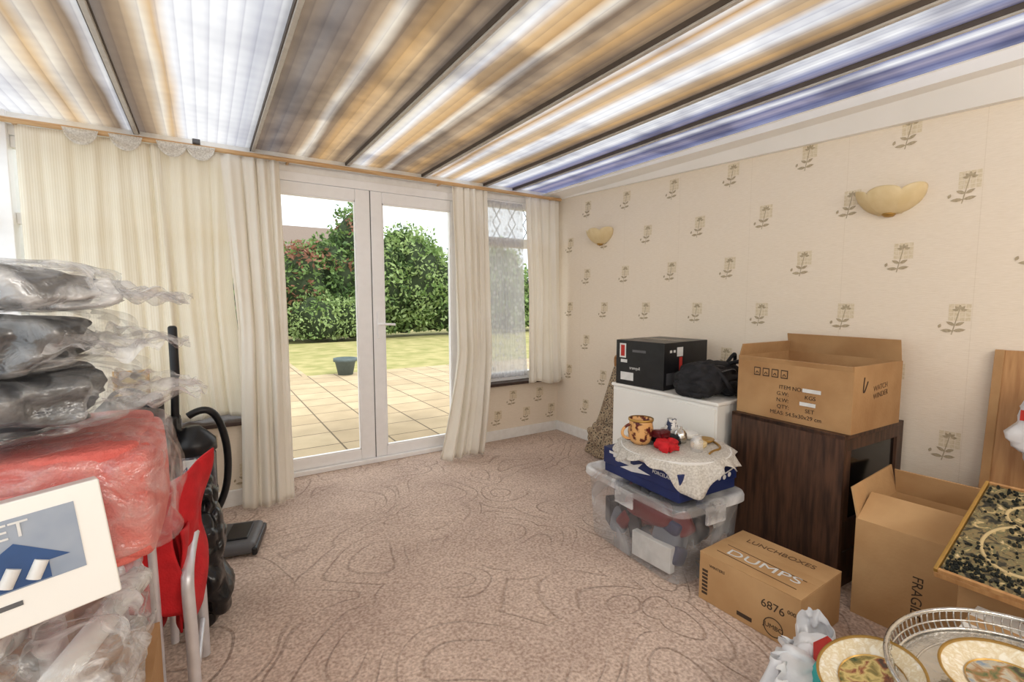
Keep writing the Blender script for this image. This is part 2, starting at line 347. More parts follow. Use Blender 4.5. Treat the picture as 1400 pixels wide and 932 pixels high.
# ---- french doors
d=empty('door_1')
F=M['upvc']
y0,y1=3.60,3.67
box('frame_left',.27,.335,y0-.01,y1,0,2.12,F,d,.004); box('frame_right',1.81,1.885,y0-.01,y1,0,2.12,F,d,.004)
box('frame_top',.335,1.81,y0-.01,y1,2.06,2.12,F,d,.004); box('threshold',.335,1.81,y0-.03,y1,0,.035,F,d,.004)
def leaf(tag,xa,xb,ga,gb):
    box(tag+'_stile_a',xa,ga,y0,y1-.005,.035,2.06,F,d,.006); box(tag+'_stile_b',gb,xb,y0,y1-.005,.035,2.06,F,d,.006)
    box(tag+'_rail_top',ga,gb,y0,y1-.005,1.975,2.06,F,d,.006); box(tag+'_rail_bottom',ga,gb,y0,y1-.005,.035,.115,F,d,.006)
    box(tag+'_glass',ga-.01,gb+.01,3.632,3.640,.105,1.985,M['glass'],d)
    for n,(p,q,r_,s_) in enumerate([(ga,ga+.008,.115,1.975),(gb-.008,gb,.115,1.975),(ga,gb,.115,.123),(ga,gb,1.967,1.975)]):
        box(tag+'_bead_%d'%n,p,q,y0+.004,y0+.03,r_,s_,F,d)
leaf('leaf_a',.337,1.062,.425,.955); leaf('leaf_b',1.068,1.81,1.155,1.722)
box('gasket_line',1.0625,1.0675,y0+.004,y0+.02,.035,2.06,M['grey'],d)
box('handle_plate',1.095,1.12,y0-.012,y0,.96,1.16,F,d,.004)
tube('handle_lever',[(1.108,y0-.01,1.07),(1.108,y0-.05,1.07),(1.13,y0-.055,1.07),(1.22,y0-.052,1.065)],.009,F,d)
for z in (.3,1.1,1.85): box('hinge_%d'%int(z*10),.327,.347,y0-.02,y0,z,z+.1,F,d,.003)
# ---- right window
w=empty('window_1')
xa,xb=1.89,2.755
box('jamb_left',xa,xa+.055,3.61,3.67,.525,2.12,F,w,.004); box('jamb_right',xb-.055,xb,3.61,3.67,.525,2.12,F,w,.004)
box('head',xa+.05,xb-.05,3.61,3.67,2.06,2.12,F,w,.004); box('cill',xa+.05,xb-.05,3.61,3.67,.525,.60,F,w,.004)
box('transom',xa+.05,xb-.05,3.605,3.67,1.72,1.80,F,w,.004); box('glass',xa+.03,xb-.03,3.638,3.644,.56,2.09,M['glass'],w)
for k in range(5):
    x=xa+.09+k*.16
    tube('lead_%d'%k,[(x,3.634,1.80),(x+.08,3.634,1.93),(x,3.634,2.06)],.004,M['grey'],w,smooth=False)
    tube('lead_b%d'%k,[(x+.08,3.634,1.80),(x,3.634,1.93),(x+.08,3.634,2.06)],.004,M['grey'],w,smooth=False)
# ---- left back windows
w=empty('window_2')
box('head',XL+.07,.27,3.62,3.68,2.06,2.12,F,w,.004); box('cill',XL+.07,.27,3.62,3.68,.525,.6,F,w,.004); box('transom',XL+.07,.27,3.62,3.68,1.66,1.72,F,w,.004)
for k,x in enumerate((-.52,-.14,.21)): box('mullion_%d'%k,x,x+.06,3.62,3.68,.525,2.12,F,w,.004)
box('glass',XL+.07,.27,3.645,3.65,.55,2.1,M['glass'],w)
# ---- left side window
w=empty('window_3')
box('head',XL-.08,XL-.01,YN,3.57,2.04,2.1,F,w,.004); box('cill',XL-.08,XL-.01,YN,3.57,.5,.58,F,w,.004); box('transom',XL-.08,XL-.01,YN,3.57,1.62,1.68,F,w,.004)
for k in range(7): 
    y=YN+k*.81; 
    if y<3.5: box('mullion_%d'%k,XL-.08,XL-.01,y,y+.06,.5,2.1,F,w,.004)
box('glass',XL-.05,XL-.045,YN,3.57,.55,2.08,M['glass'],w)

# ---- curtain pole
p=empty('curtain_pole')
tube('rod',[(XL+.03,3.49,2.165),(2.78,3.49,2.165)],.014,M['polewood'],p,smooth=False)
for k,x in enumerate((XL+.1,.5,1.6,2.7)): box('bracket_%d'%k,x,x+.015,3.49,3.60,2.16,2.18,M['polewood'],p,.003)
box('hook',-.02,.02,3.46,3.50,2.18,2.205,M['grey'],p,.004)

# ---- curtains
def clothmat(name,c,c2,tr,rib=0):
    nt=NT(name); tc=nt.n('ShaderNodeTexCoord'); nz=nt.n('ShaderNodeTexNoise',i_Scale=3.0,i_Detail=3.0); nt.l(tc.outputs['Object'],nz.inputs[0])
    r=ramp(nt,[(.35,c),(.65,c2)]); nt.l(nz.outputs[0],r.inputs[0]); col=r.outputs[0]
    d_=nt.n('ShaderNodeBsdfDiffuse'); t=nt.n('ShaderNodeBsdfTranslucent'); m=nt.n('ShaderNodeMixShader'); m.inputs[0].default_value=tr
    if rib:
        uv=nt.n('ShaderNodeTexCoord'); s_=nt.n('ShaderNodeSeparateXYZ'); nt.l(uv.outputs['UV'],s_.inputs[0])
        k=nt.n('ShaderNodeMath',operation='MULTIPLY'); k.inputs[1].default_value=rib; nt.l(s_.outputs[0],k.inputs[0])
        f=nt.n('ShaderNodeMath',operation='PINGPONG'); f.inputs[1].default_value=.5; nt.l(k.outputs[0],f.inputs[0])
        rr=ramp(nt,[(.1,(.92,.91,.88,1)),(.25,(1,1,1,1))]); nt.l(f.outputs[0],rr.inputs[0])
        mm=nt.n('ShaderNodeMix',data_type='RGBA',blend_type='MULTIPLY'); mm.inputs[0].default_value=1; nt.l(col,mm.inputs[6]); nt.l(rr.outputs[0],mm.inputs[7]); col=mm.outputs[2]
        b=nt.n('ShaderNodeBump',i_Strength=.3,i_Distance=.003); nt.l(f.outputs[0],b.inputs['Height']); nt.l(b.outputs[0],d_.inputs['Normal'])
    nt.l(col,d_.inputs[0]); nt.l(col,t.inputs[0]); nt.l(d_.outputs[0],m.inputs[1]); nt.l(t.outputs[0],m.inputs[2]); nt.l(m.outputs[0],nt.out.inputs[0]); return nt.m
M['curtA']=clothmat('cream_ribbed_curtain',srgb(253,249,240),srgb(251,246,234),.5,rib=60)
M['curtB']=clothmat('ivory_curtain',srgb(251,247,239),srgb(248,243,233),.38)
nt=NT('net_curtain'); a_=nt.n('ShaderNodeBsdfTransparent'); d_=nt.n('ShaderNodeBsdfTranslucent'); d_.inputs[0].default_value=(.7,.7,.72,1)
d2=nt.n('ShaderNodeBsdfDiffuse'); d2.inputs[0].default_value=(.75,.75,.76,1); m0=nt.n('ShaderNodeMixShader'); nt.l(d_.outputs[0],m0.inputs[1]); nt.l(d2.outputs[0],m0.inputs[2])
tc=nt.n('ShaderNodeTexCoord'); vo=nt.n('ShaderNodeTexVoronoi',i_Scale=20.0); nt.l(tc.outputs['Object'],vo.inputs[0]); rr=ramp(nt,[(.15,(.66,.66,.66,1)),(.45,(.46,.46,.46,1))]); nt.l(vo.outputs['Distance'],rr.inputs[0])
m1=nt.n('ShaderNodeMixShader'); nt.l(rr.outputs[0],m1.inputs[0]); nt.l(a_.outputs[0],m1.inputs[1]); nt.l(m0.outputs[0],m1.inputs[2]); nt.l(m1.outputs[0],nt.out.inputs[0]); M['net']=nt.m

def curtain(name,xt,xm,xb,yt,yb,zt,zb,n,amp,m,nu=220,nv=50,seed=0,hem=0,wob=.5,fm=.5):
    V=[];Fc=[];UV=[]
    for j in range(nv+1):
        f=j/nv
        if f<fm: k=f/fm; x0=xt[0]+(xm[0]-xt[0])*k; x1=xt[1]+(xm[1]-xt[1])*k
        else: k=(f-fm)/(1-fm); k=k**1.3; x0=xm[0]+(xb[0]-xm[0])*k; x1=xm[1]+(xb[1]-xm[1])*k
        for i in range(nu+1):
            u=i/nu
            ph=2*math.pi*n*(u+.06*math.sin(5*u+seed)+ .03*wob*math.sin(4*f+9*u+seed))
            a=amp*(.5+.65*f)*(.55+.9*noise.noise(Vector((u*6,f*1.2,seed))))
            y=yt+(yb-yt)*f+a*math.sin(ph)+a*.35*math.sin(2.3*ph+3*f+seed)
            x=x0+(x1-x0)*u+.4*a*math.cos(ph)
            z=zt+(zb-zt)*f+hem*math.sin(7*u+seed)*f
            V.append((x,y,z)); UV.append((u,f))
    for j in range(nv):
        for i in range(nu):
            a=j*(nu+1)+i; Fc.append((a,a+1,a+nu+2,a+nu+1))
    o=mesh(name,V,Fc,m,None,True)
    ul=o.data.uv_layers.new(name='UVMap')
    for lp in o.data.loops: ul.data[lp.index].uv=UV[lp.vertex_index]
    md=o.modifiers.new('sol','SOLIDIFY'); md.thickness=.002
    return o
ZT=2.148
curtain('curtain',(-.78,-.18),(-.77,-.16),(-.76,-.14),3.50,3.38,ZT,.545,6,.022,M['curtA'],seed=1,hem=.01)
curtain('curtain',(-.2,.16),(-.18,.15),(-.15,.20),3.50,3.36,ZT,.54,3,.022,M['curtA'],seed=4,hem=.01)
curtain('curtain',(.12,.44),(.16,.43),(.13,.41),3.49,3.12,ZT,.025,4,.040,M['curtB'],seed=2,hem=.008)
curtain('curtain',(1.68,2.0),(1.66,1.96),(1.47,1.84),3.49,3.30,ZT,.02,4.5,.040,M['curtB'],seed=3,hem=.01,fm=.6)
curtain('net_curtain',(1.95,2.42),(2.05,2.44),(2.02,2.48),3.585,3.585,2.10,.56,9,.010,M['net'],seed=5)
curtain('curtain',(2.38,2.76),(2.42,2.76),(2.40,2.79),3.49,3.46,ZT,.50,4.5,.028,M['curtB'],seed=6,hem=.02)
c=empty('net_swag',(0,0,0))
for k,x in enumerate((-.52,-.33,-.12,.02)):
    V=[];Fc=[]
    for j in range(9):
        for i in range(17):
            u=i/16*2-1; f=j/8
            V.append((x+.075*u,3.462-.012*math.sin(f*9)*(1-u*u),2.165-(.085*(1-u*u)**.6)*f))
    for j in range(8):
        for i in range(16):
            a=j*17+i; Fc.append((a,a+1,a+18,a+17))
    mesh('swag_%d'%k,V,Fc,M['lace'],c,True)

# ---- wall lights
def shell(loc,s=1):
    e=empty('wall_light',loc)
    V=[];Fc=[]; n=72; k=18
    for j in range(k+1):
        f=j/k
        for i in range(n+1):
            t=math.pi*i/n
            lobe=abs(math.sin(3*t))**.55
            top=.100+.026*lobe
            r=(.03+.108*math.sin(f*math.pi/2)**.8)*(1+.08*lobe*f)
            z=top*f**1.25*s
            V.append((-r*math.sin(t)*.75*s,r*math.cos(t)*s,z))
    for j in range(k):
        for i in range(n):
            a=j*(n+1)+i; Fc.append((a,a+1,a+n+2,a+n+1))
    o=mesh('shell_shade',V,Fc,M['cream'],e,True); md=o.modifiers.new('s','SOLIDIFY'); md.thickness=.004
    lathe('base_cap',[(0,-.012),(.018,-.01),(.028,.0),(.03,.006),(0,.008)],M['gold'],e,24,loc=(-.012,0,0))
    box('back_plate',-.006,0,-.05,.05,.0,.09,M['cream'],e,.002)
shell((XR-.002,.985,1.665)); shell((XR-.002,3.0,1.72),1)

# ---------------------------------------------------------------- right-hand clutter
def carton(name,loc,rz,w,dp,h,m,open_=False,flaps=None,tape=True):
    e=empty(name,loc,rz); t=.006
    a,b=w/2,dp/2
    if open_:
        box('side_a',-a,-a+t,-b,b,0,h,m,e); box('side_b',a-t,a,-b,b,0,h,m,e)
        box('side_c',-a+t,a-t,-b,-b+t,0,h,m,e); box('side_d',-a+t,a-t,b-t,b,0,h,m,e)
        box('base',-a+t,a-t,-b+t,b-t,0,t,M['cardin'],e)
    else:
        box('body',-a,a,-b,b,0,h-.004,m,e,.003)
        if w<dp:
            box('top_flap_a',-a,-.002,-b,b,h-.004,h,m,e,.001); box('top_flap_b',.002,a,-b,b,h-.004,h,m,e,.001)
            if tape: box('tape',-.025,.025,-b,b,h,h+.0006,M['card2'],e)
        else:
            box('top_flap_a',-a,a,-b,-.002,h-.004,h,m,e,.001); box('top_flap_b',-a,a,.002,b,h-.004,h,m,e,.001)
            if tape: box('tape',-a,a,-.025,.025,h,h+.0006,M['card2'],e)
    for i,(side,ang,L) in enumerate(flaps or []):
        hold=bpy.data.objects.new('flap_hinge_%d'%i,None); link(hold,e)
        if side=='x-': hold.location=(-a,0,h); hold.rotation_euler=(0,R(-ang),0); ex=(0,t,-b+.004,b-.004,0,L)
        if side=='x+': hold.location=(a,0,h); hold.rotation_euler=(0,R(ang),0); ex=(-t,0,-b+.004,b-.004,0,L)
        if side=='y-': hold.location=(0,-b,h); hold.rotation_euler=(R(ang),0,0); ex=(-a+.004,a-.004,0,t,0,L)
        if side=='y+': hold.location=(0,b,h); hold.rotation_euler=(R(-ang),0,0); ex=(-a+.004,a-.004,-t,0,0,L)
        box('flap_%d'%i,*ex,m,hold)
    return e

c=empty('wooden_cabinet',(2.52,1.135,0),R(-3))
a,b,h=.27,.265,.68
box('side_left',-a,-a+.02,-b,b,.03,h,M['wood'],c,.002); box('side_right',a-.02,a,-b,b,.03,h,M['wood'],c,.002)
box('top',-a,a,-b,b,h-.02,h,M['wood'],c,.002); box('back',-a+.02,a-.02,b-.015,b,.03,h-.02,M['wood'],c)
box('bottom',-a,a,-b,b,.0,.03,M['wood'],c,.002)
box('front_rail_top',-a+.02,a-.02,-b,-b+.02,h-.07,h-.02,M['wood'],c); box('front_rail_bottom',-a+.02,a-.02,-b,-b+.02,.03,.30,M['wood'],c)
box('front_stile_a',-a+.02,-a+.06,-b,-b+.02,.30,h-.07,M['wood'],c); box('front_stile_b',a-.06,a-.02,-b,-b+.02,.30,h-.07,M['wood'],c)
box('dark_glass',-a+.06,a-.06,-b+.012,-b+.018,.30,h-.07,M['screen'],c)
box('drawer_line',-a+.03,a-.03,-b-.002,-b,.16,.165,M['black'],c)
c=carton('open_cardboard_box',(2.50,1.13,.681),R(-3),.44,.53,.29,M['card'],True,[('x+',-12,.10),('y+',-14,.06),('x-',-165,.03)])
for i,s_ in enumerate(['ITEM NO: 6+7','G.W:          KGS','N.W:          KGS','QTY:          SET','MEAS: 54.5x30x29 cm']):
    text('print_%d'%i,s_,.026,(-.2208,-.03,.158-.031*i),RX_NEGX,M['ink'],c)
for i in range(4):
    box('icon_%d'%i,-.2212,-.2205,.145-i*.045,.178-i*.045,.2,.24,M['ink'],c); box('icon_in_%d'%i,-.2218,-.2212,.149-i*.045,.174-i*.045,.205,.235,M['card'],c)
    tube('icon_sym_%d'%i,[(-.222,.155-i*.045,.21),(-.222,.162-i*.045,.23),(-.222,.168-i*.045,.21)],.0018,M['ink'],c)
box('label',-.2218,-.2208,-.14,-.06,.151,.168,M['whiteink'],c); box('label_b',-.2218,-.2208,-.12,-.05,.088,.105,M['whiteink'],c)
text('print_side','WATCH\nWINDER',.034,(.02,-.2658,.17),(R(90),R(-6),0),M['fadeink'],c)
tube('side_scribble',[(-.13,-.266,.24),(-.15,-.266,.12),(-.10,-.266,.22)],.0025,M['ink'],c)
# white cabinet
c=empty('white_cabinet',(2.49,1.83,0))
box('carcass',-.28,.30,-.37,.38,.04,.70,M['appl'],c,.004); box('worktop',-.29,.31,-.38,.39,.70,.72,M['appl'],c,.006); box('plinth',-.27,.29,-.35,.36,0,.04,M['grey'],c)
box('door_panel',-.288,-.279,-.36,.37,.06,.685,M['appl'],c,.003)
# black box
c=empty('black_appliance_box',(2.44,2.02,.7205),R(4))
box('carton_body',-.225,.225,-.18,.18,0,.28,M['black'],c,.004)
box('top_seam',-.225,.225,-.0015,.0015,.28,.2805,M['grey'],c); box('top_tape',-.06,.06,-.18,.18,.2803,.281,M['blackbag'],c)
box('carry_slot',-.226,-.2245,-.05,.05,.21,.225,M['grey'],c)
box('label_a',-.2262,-.2252,.09,.14,.14,.16,M['whiteink'],c); box('label_b',-.2262,-.2252,.10,.15,.17,.26,M['whiteink'],c); box('label_c',-.2264,-.2260,.11,.14,.18,.25,M['redink'],c)
text('logo','tranquil',.026,(-.2262,.03,.11),RX_NEGX,M['whiteink'],c)
box('sticker_red',-.075,-.045,-.1812,-.1802,.03,.19,M['redink'],c); box('sticker_w',-.10,-.04,-.1815,-.1803,.195,.25,M['whiteink'],c); box('barcode',-.226,-.2252,.04,.14,.03,.08,M['whiteink'],c)
box('front_panel',-.2,-.12,-.1812,-.1802,.03,.10,M['grey'],c)
for k in range(2): box('icon_row_%d'%k,-.17+.035*k,-.15+.035*k,-.1812,-.1802,.22,.235,M['whiteink'],c)
# backpack
c=empty('backpack',(2.40,1.655,.72),R(6))
lump('main_compartment',(.46,.28,.18),M['blackcloth'],c,loc=(0,0,.092),e1=.75,e2=.75,amp=.03,fr=7,seed=3,fold=.04)
lump('front_pocket',(.15,.22,.10),M['blackcloth'],c,loc=(-.17,-.02,.055),e1=.7,e2=.7,amp=.02,fr=9,seed=5,fold=.03)
lump('side_pocket',(.20,.08,.09),M['blackcloth'],c,loc=(.05,-.13,.05),e1=.7,e2=.7,amp=.015,fr=9,seed=6,fold=.02)
tube('strap_a',[(.08,-.08,.17),(.13,-.14,.20),(.19,-.17,.14),(.22,-.16,.03),(.15,-.16,.01)],.012,M['blackcloth'],c)
tube('strap_b',[(-.1,-.08,.17),(-.12,-.15,.13),(-.06,-.18,.03),(.03,-.17,.01)],.012,M['blackcloth'],c)
tube('top_handle',[(.12,-.05,.17),(.15,-.07,.225),(.20,-.06,.21),(.22,-.04,.12)],.010,M['blackcloth'],c)
tube('zip',[(-.16,-.08,.12),(-.05,-.13,.15),(.08,-.13,.15),(.17,-.08,.09)],.003,M['grey'],c)

# storage box
c=empty('plastic_storage_box',(1.875,1.545,0),R(-4))
def tubshell(w0,d0,w1,d1,h):
    V=[];Fc=[];n=48
    prof=[(0,w0*.9,d0*.9,.004),(0,w0,d0,.012),(1,w0+(w1-w0)*.3,d0+(d1-d0)*.3,.30*h),(1,w1,d1,h*.9),(1,w1+.015,d1+.015,h*.91),(1,w1+.015,d1+.015,h)]
    for _,w_,d_,z in prof:
        for i in range(n):
            t=2*math.pi*i/n; V.append((w_/2*spow(math.cos(t),.22),d_/2*spow(math.sin(t),.22),z))
    for j in range(len(prof)-1):
        for i in range(n): Fc.append((j*n+i,j*n+(i+1)%n,(j+1)*n+(i+1)%n,(j+1)*n+i))
    Fc.append(tuple(range(n-1,-1,-1)))
    return V,Fc
V,Fc=tubshell(.40,.60,.43,.64,.35)
mesh('tub',V,Fc,M['tub'],c,True)
V,Fc=[],[]; n=48
for (s_,z) in ((0,.362),(.9,.362),(.93,.37),(1,.37),(1.02,.355),(1.02,.33)):
    for i in range(n):
        t=2*math.pi*i/n; V.append((.228*s_*spow(math.cos(t),.22),.333*s_*spow(math.sin(t),.22),z))
for j in range(5):
    for i in range(n): Fc.append((j*n+i,j*n+(i+1)%n,(j+1)*n+(i+1)%n,(j+1)*n+i))
mesh('lid',V,Fc,M['lid'],c,True)
for s_ in (-1,1):
    box('clip_%d'%(s_+1),-.06,.06,s_*.333-.008,s_*.333+.008,.27,.35,M['lid'],c,.004)
box('clip_s',-.238,-.226,-.06,.06,.27,.35,M['lid'],c,.004)
cm=[mat('toy_dark',srgb(40,38,45),.5),mat('toy_red',srgb(110,28,34),.4),mat('toy_white',srgb(215,215,212),.6),mat('toy_brown',srgb(110,78,62),.6),mat('toy_grey',srgb(110,115,125),.5),mat('toy_navy',srgb(36,44,80),.5)]
order=[0,1,4,0,5,3,0,0,1,0]
for k in range(54):
    dx,dy,dz=[random.uniform(.06,.15) for _ in range(3)]
    x=random.uniform(-.13,.13); y=random.uniform(-.22,.22); z=.07+random.uniform(0,.2)
    mm_=cm[order[k%10]]
    if k%3: lump('content_%d'%k,(dx,dy,dz),mm_,c,loc=(x,y,z),rot=(random.uniform(0,1),random.uniform(0,1),random.uniform(0,3)),e1=.5,e2=.5,amp=.01,fr=9,seed=k,nu=20,nv=12)
    else: box('content_%d'%k,x-dx/2,x+dx/2,y-dy/2,y+dy/2,z-dz/2,z+dz/2,mm_,c,.004,rot=(random.uniform(-.3,.3),random.uniform(-.3,.3),random.uniform(0,3)))
box('content_white_pack',-.185,-.15,-.24,-.02,.03,.15,cm[2],c,.004,rot=(0,0,.1))
lump('content_red_shoe',(.1,.28,.1),cm[1],c,loc=(-.135,-.06,.25),e1=.7,e2=.7,amp=.01,fr=9,seed=8)
# blue printed box
c=empty('blue_gift_box',(1.885,1.49,.3715),R(-3))
box('box_base',-.19,.19,-.22,.26,0,.09,M['blue'],c,.003)
box('box_lid',-.195,.195,-.225,.265,.045,.128,M['blue'],c,.003)
for k in range(3):
    box('logo_bar_%d'%k,-.197,-.1955,.10-.03*k,.22-.03*k,.12-.012*(k+1)-.004,.12-.012*k-.004,M['whiteink'],c)
mesh('bird_print',[(-.1965,.14,.055),(-.1965,.06,.055),(-.1965,-.06,.075),(-.1965,.02,.085),(-.1965,-.01,.115),(-.1965,.04,.095)],[(0,1,2,3,4,5)],M['whiteink'],c)
text('lettering','PORCELAIN',.022,(-.1968,-.13,.10),RX_NEGX,M['whiteink'],c)
for k in range(9):
    t_=k*.7; lathe('flower_%d'%k,[(0,.0),(.012,.0)],M['whiteink'],c,8,loc=(-.14+.035*k,-.2258,.085+.02*math.sin(t_)),rot=(R(90),0,0))
tube('vine',[(-.17,-.226,.07),(-.05,-.226,.11),(.05,-.226,.06),(.17,-.226,.10)],.003,M['whiteink'],c)
# tray with lace
c=empty('lace_covered_tray',(1.89,1.47,.503))
lathe('tray',[(0,.012),(.22,.012),(.235,.03),(.25,.045),(.256,.044),(.24,.02),(.225,.003),(0,.003)],M['white'],c,48)
V=[];Fc=[];n=140;k=20
for j in range(k+1):
    f=j/k
    for i in range(n):
        t=2*math.pi*i/n
        fr_=max(0,f-.72)/.28
        r=.29*min(f,.80)+.03*fr_+.012*fr_*math.sin(t*17)+.0
        z=.05+(.0 if fr_==0 else -.045*fr_*(1+.5*math.sin(t*5+1)))+.006*math.sin(t*17+2)*fr_+.004*noise.noise(Vector((math.cos(t)*f*6,math.sin(t)*f*6,0)))
        if math.cos(t-R(238))>.92: z-=.10*fr_*(math.cos(t-R(238))-.92)*12; r+=.012*fr_
        V.append((r*math.cos(t)*1.08,r*math.sin(t)*1.08,z))
for j in range(k):
    for i in range(n): Fc.append((j*n+i,j*n+(i+1)%n,(j+1)*n+(i+1)%n,(j+1)*n+i))
o=mesh('lace_cloth',V,Fc,M['lace'],c,True); md=o.modifiers.new('s','SOLIDIFY'); md.thickness=.0015
pot=mat('painted_pot',srgb(220,170,110),.35,c2=srgb(90,30,25),scale=26,lo=.5,hi=.56)
lathe('painted_pot',[(0,0),(.04,0),(.056,.02),(.062,.06),(.055,.10),(.058,.12),(.053,.12),(.05,.10),(.045,.01),(0,.01)],pot,c,32,loc=(-.13,.10,.052))
lathe('pot_rim',[(.054,.112),(.060,.114),(.060,.124),(.054,.124)],M['gold'],c,32,loc=(-.13,.10,.052))
tube('pot_handle',[(-.18,.12,.075),(-.22,.135,.085),(-.22,.135,.135),(-.182,.12,.15)],.007,pot,c)
lump('red_purse',(.11,.10,.05),M['red'],c,loc=(-.10,-.04,.075),amp=.014,fr=14,seed=2,fold=.03)
lump('black_purse',(.10,.14,.05),M['blackcloth'],c,loc=(-.03,.04,.078),amp=.012,fr=14,seed=4,fold=.03)
lump('dark_red_case',(.07,.07,.04),mat('maroon',srgb(90,20,26),.3),c,loc=(-.08,.02,.11),amp=.008,fr=14,seed=14,fold=.01)
lathe('silver_jar',[(0,0),(.028,0),(.034,.02),(.03,.045),(.02,.06),(.008,.066),(.008,.075),(0,.078)],M['silver'],c,24,loc=(.04,.0,.055))
lathe('patterned_jar',[(0,0),(.032,0),(.036,.03),(.030,.075),(.022,.09),(.024,.1),(0,.1)],mat('blue_white_china',srgb(230,228,224),.3,c2=srgb(50,60,90),scale=50,lo=.5,hi=.56),c,32,loc=(.06,.07,.052))
lathe('small_bowl',[(0,.004),(.02,0),(.04,.012),(.052,.032),(.05,.034),(.036,.014),(0,.008)],M['appl'],c,32,loc=(.12,.02,.052))
lathe('brass_dish',[(0,.004),(.02,0),(.036,.01),(.042,.02),(.04,.021),(0,.008)],M['gold'],c,32,loc=(.14,-.07,.052))
lathe('glass_jar',[(0,0),(.026,0),(.028,.05),(.02,.06),(.02,.07),(0,.072)],M['lid'],c,24,loc=(-.01,-.13,.052))
lump('shell_ornament',(.07,.05,.03),M['cream'],c,loc=(.05,-.1,.066),amp=.01,fr=20,seed=6,nu=24,nv=14)
lump('folded_napkin',(.13,.10,.03),M['lace'],c,loc=(.12,.12,.066),rot=(0,0,.4),amp=.012,fr=12,seed=7)
tube('bead_string',[(.0,-.19,.055),(.05,-.17,.055),(.1,-.18,.055),(.16,-.13,.057),(.19,-.06,.056)],.005,M['gold'],c)
# folded patterned bag in the corner
pt=NT('woven_pattern'); pp=pt.n('ShaderNodeBsdfPrincipled',i_Roughness=.85); tc=pt.n('ShaderNodeTexCoord'); ck=pt.n('ShaderNodeTexVoronoi',i_Scale=38.0); pt.l(tc.outputs['Object'],ck.inputs[0]); cr_=ramp(pt,[(.25,srgb(86,74,64)),(.45,srgb(186,166,136)),(.7,srgb(130,110,90))]); pt.l(ck.outputs['Distance'],cr_.inputs[0]); pt.l(cr_.outputs[0],pp.inputs['Base Color']); pt.l(pp.outputs[0],pt.out.inputs[0])
c=empty('folded_patterned_bag',(2.70,2.68,0))
V=[(-.13,-.22,0),(.09,-.24,0),(.10,.22,0),(-.12,.24,0),(-.06,-.10,.32),(.09,-.12,.34),(.10,.15,.34),(-.05,.14,.32),(.03,-.03,.76),(.10,-.04,.76),(.10,.08,.72),(.04,.07,.72)]
Fc=[(3,2,1,0),(0,1,5,4),(1,2,6,5),(2,3,7,6),(3,0,4,7),(4,5,9,8),(5,6,10,9),(6,7,11,10),(7,4,8,11),(8,9,10,11)]
o=mesh('folded_fabric',V,Fc,pt.m,c,True); md=o.modifiers.new('b','BEVEL'); md.width=.02; md.segments=3
tube('carry_handle',[(.04,0,.72),(.02,-.05,.80),(.03,.05,.82),(.05,.05,.72)],.01,M['woodlt'],c)
lump('side_fold',(.10,.34,.28),pt.m,c,loc=(-.12,-.02,.14),e1=.6,e2=.7,amp=.03,fr=8,seed=11,fold=.05)

c=carton('cardboard_box',(1.86,.98,0),R(1),.32,.40,.205,M['card2'])
text('print_a','6876',.044,(-.1608,-.105,.125),RX_NEGX,M['ink'],c); text('print_b','000',.020,(-.1608,-.172,.138),RX_NEGX,M['ink'],c)
text('print_c','WINTERS',.016,(-.1608,.12,.16),RX_NEGX,M['ink'],c); text('print_d','JUMBO',.024,(-.1608,-.11,.05),RX_NEGX,M['ink'],c)
box('barcode',-.1612,-.1602,-.03,.03,.022,.038,M['ink'],c)
for k in range(7): box('stripe_%d'%k,-.1612,-.1602,.16,.185,.03+.016*k,.04+.016*k,M['ink'],c)
tube('ring_mark',[(-.161,-.11+.035*math.cos(t),.05+.035*math.sin(t)) for t in [k*math.pi/8 for k in range(16)]],.0016,M['ink'],c,cyc=True)
text('marker','DUMPS',.066,(-.06,-.01,.2068),(0,0,R(-86)),M['whiteink'],c,sx=1.35); text('marker_b','LUNCHBOXES',.042,(.09,.0,.2064),(0,0,R(-87)),M['fadeink'],c)
tube('marker_line',[(-.10,.16,.2066),(-.11,-.16,.2066)],.0014,M['fadeink'],c,smooth=False); tube('marker_line_b',[(-.02,.16,.2066),(-.03,-.16,.2066)],.0014,M['fadeink'],c,smooth=False)
c=carton('open_cardboard_box',(2.37,.63,0),R(3),.46,.34,.39,M['card2'],True,[('x-',-62,.16),('y+',12,.12),('x+',-20,.12)])
text('marker','FRAGILE',.045,(-.2308,-.03,.16),(R(90),R(90),R(-90)),M['ink'],c)
lump('packing_paper',(.40,.28,.2),M['card'],c,loc=(0,0,.25),amp=.03,fr=8,seed=12,fold=.04)
c=carton('cardboard_box',(2.18,.13,0),0,.60,.58,.415,M['card'])
text('marker','FRAGILE',.08,(-.3008,.05,.25),(R(90),R(90),R(-90)),M['redink'],c)
c=carton('white_carton',(1.76,.12,0),0,.20,.5,.36,M['appl'])
# scenery board
dm=NT('camouflage_scenery'); pp=dm.n('ShaderNodeBsdfPrincipled',i_Roughness=.8); tc=dm.n('ShaderNodeTexCoord')
vz=dm.n('ShaderNodeTexNoise',i_Scale=30.0,i_Detail=7.0,i_Distortion=1.4); dm.l(tc.outputs['Object'],vz.inputs[0])
rr=ramp(dm,[(.3,srgb(34,34,30)),(.42,srgb(78,72,54)),(.48,srgb(140,120,80)),(.55,srgb(100,100,72)),(.62,srgb(190,164,112)),(.74,srgb(226,208,172))]); dm.l(vz.outputs[0],rr.inputs[0]); dm.l(rr.outputs[0],pp.inputs['Base Color'])
bb=dm.n('ShaderNodeBump',i_Strength=.4); dm.l(vz.outputs[0],bb.inputs['Height']); dm.l(bb.outputs[0],pp.inputs['Normal']); dm.l(pp.outputs[0],dm.out.inputs[0])
ang=math.atan2(.16,.45)
c=empty('model_scenery_board',(1.79,.455,.43),rot=(0,-ang,0))
box('board',0,.50,-.62,0,0,.018,M['woodlt'],c,.002)
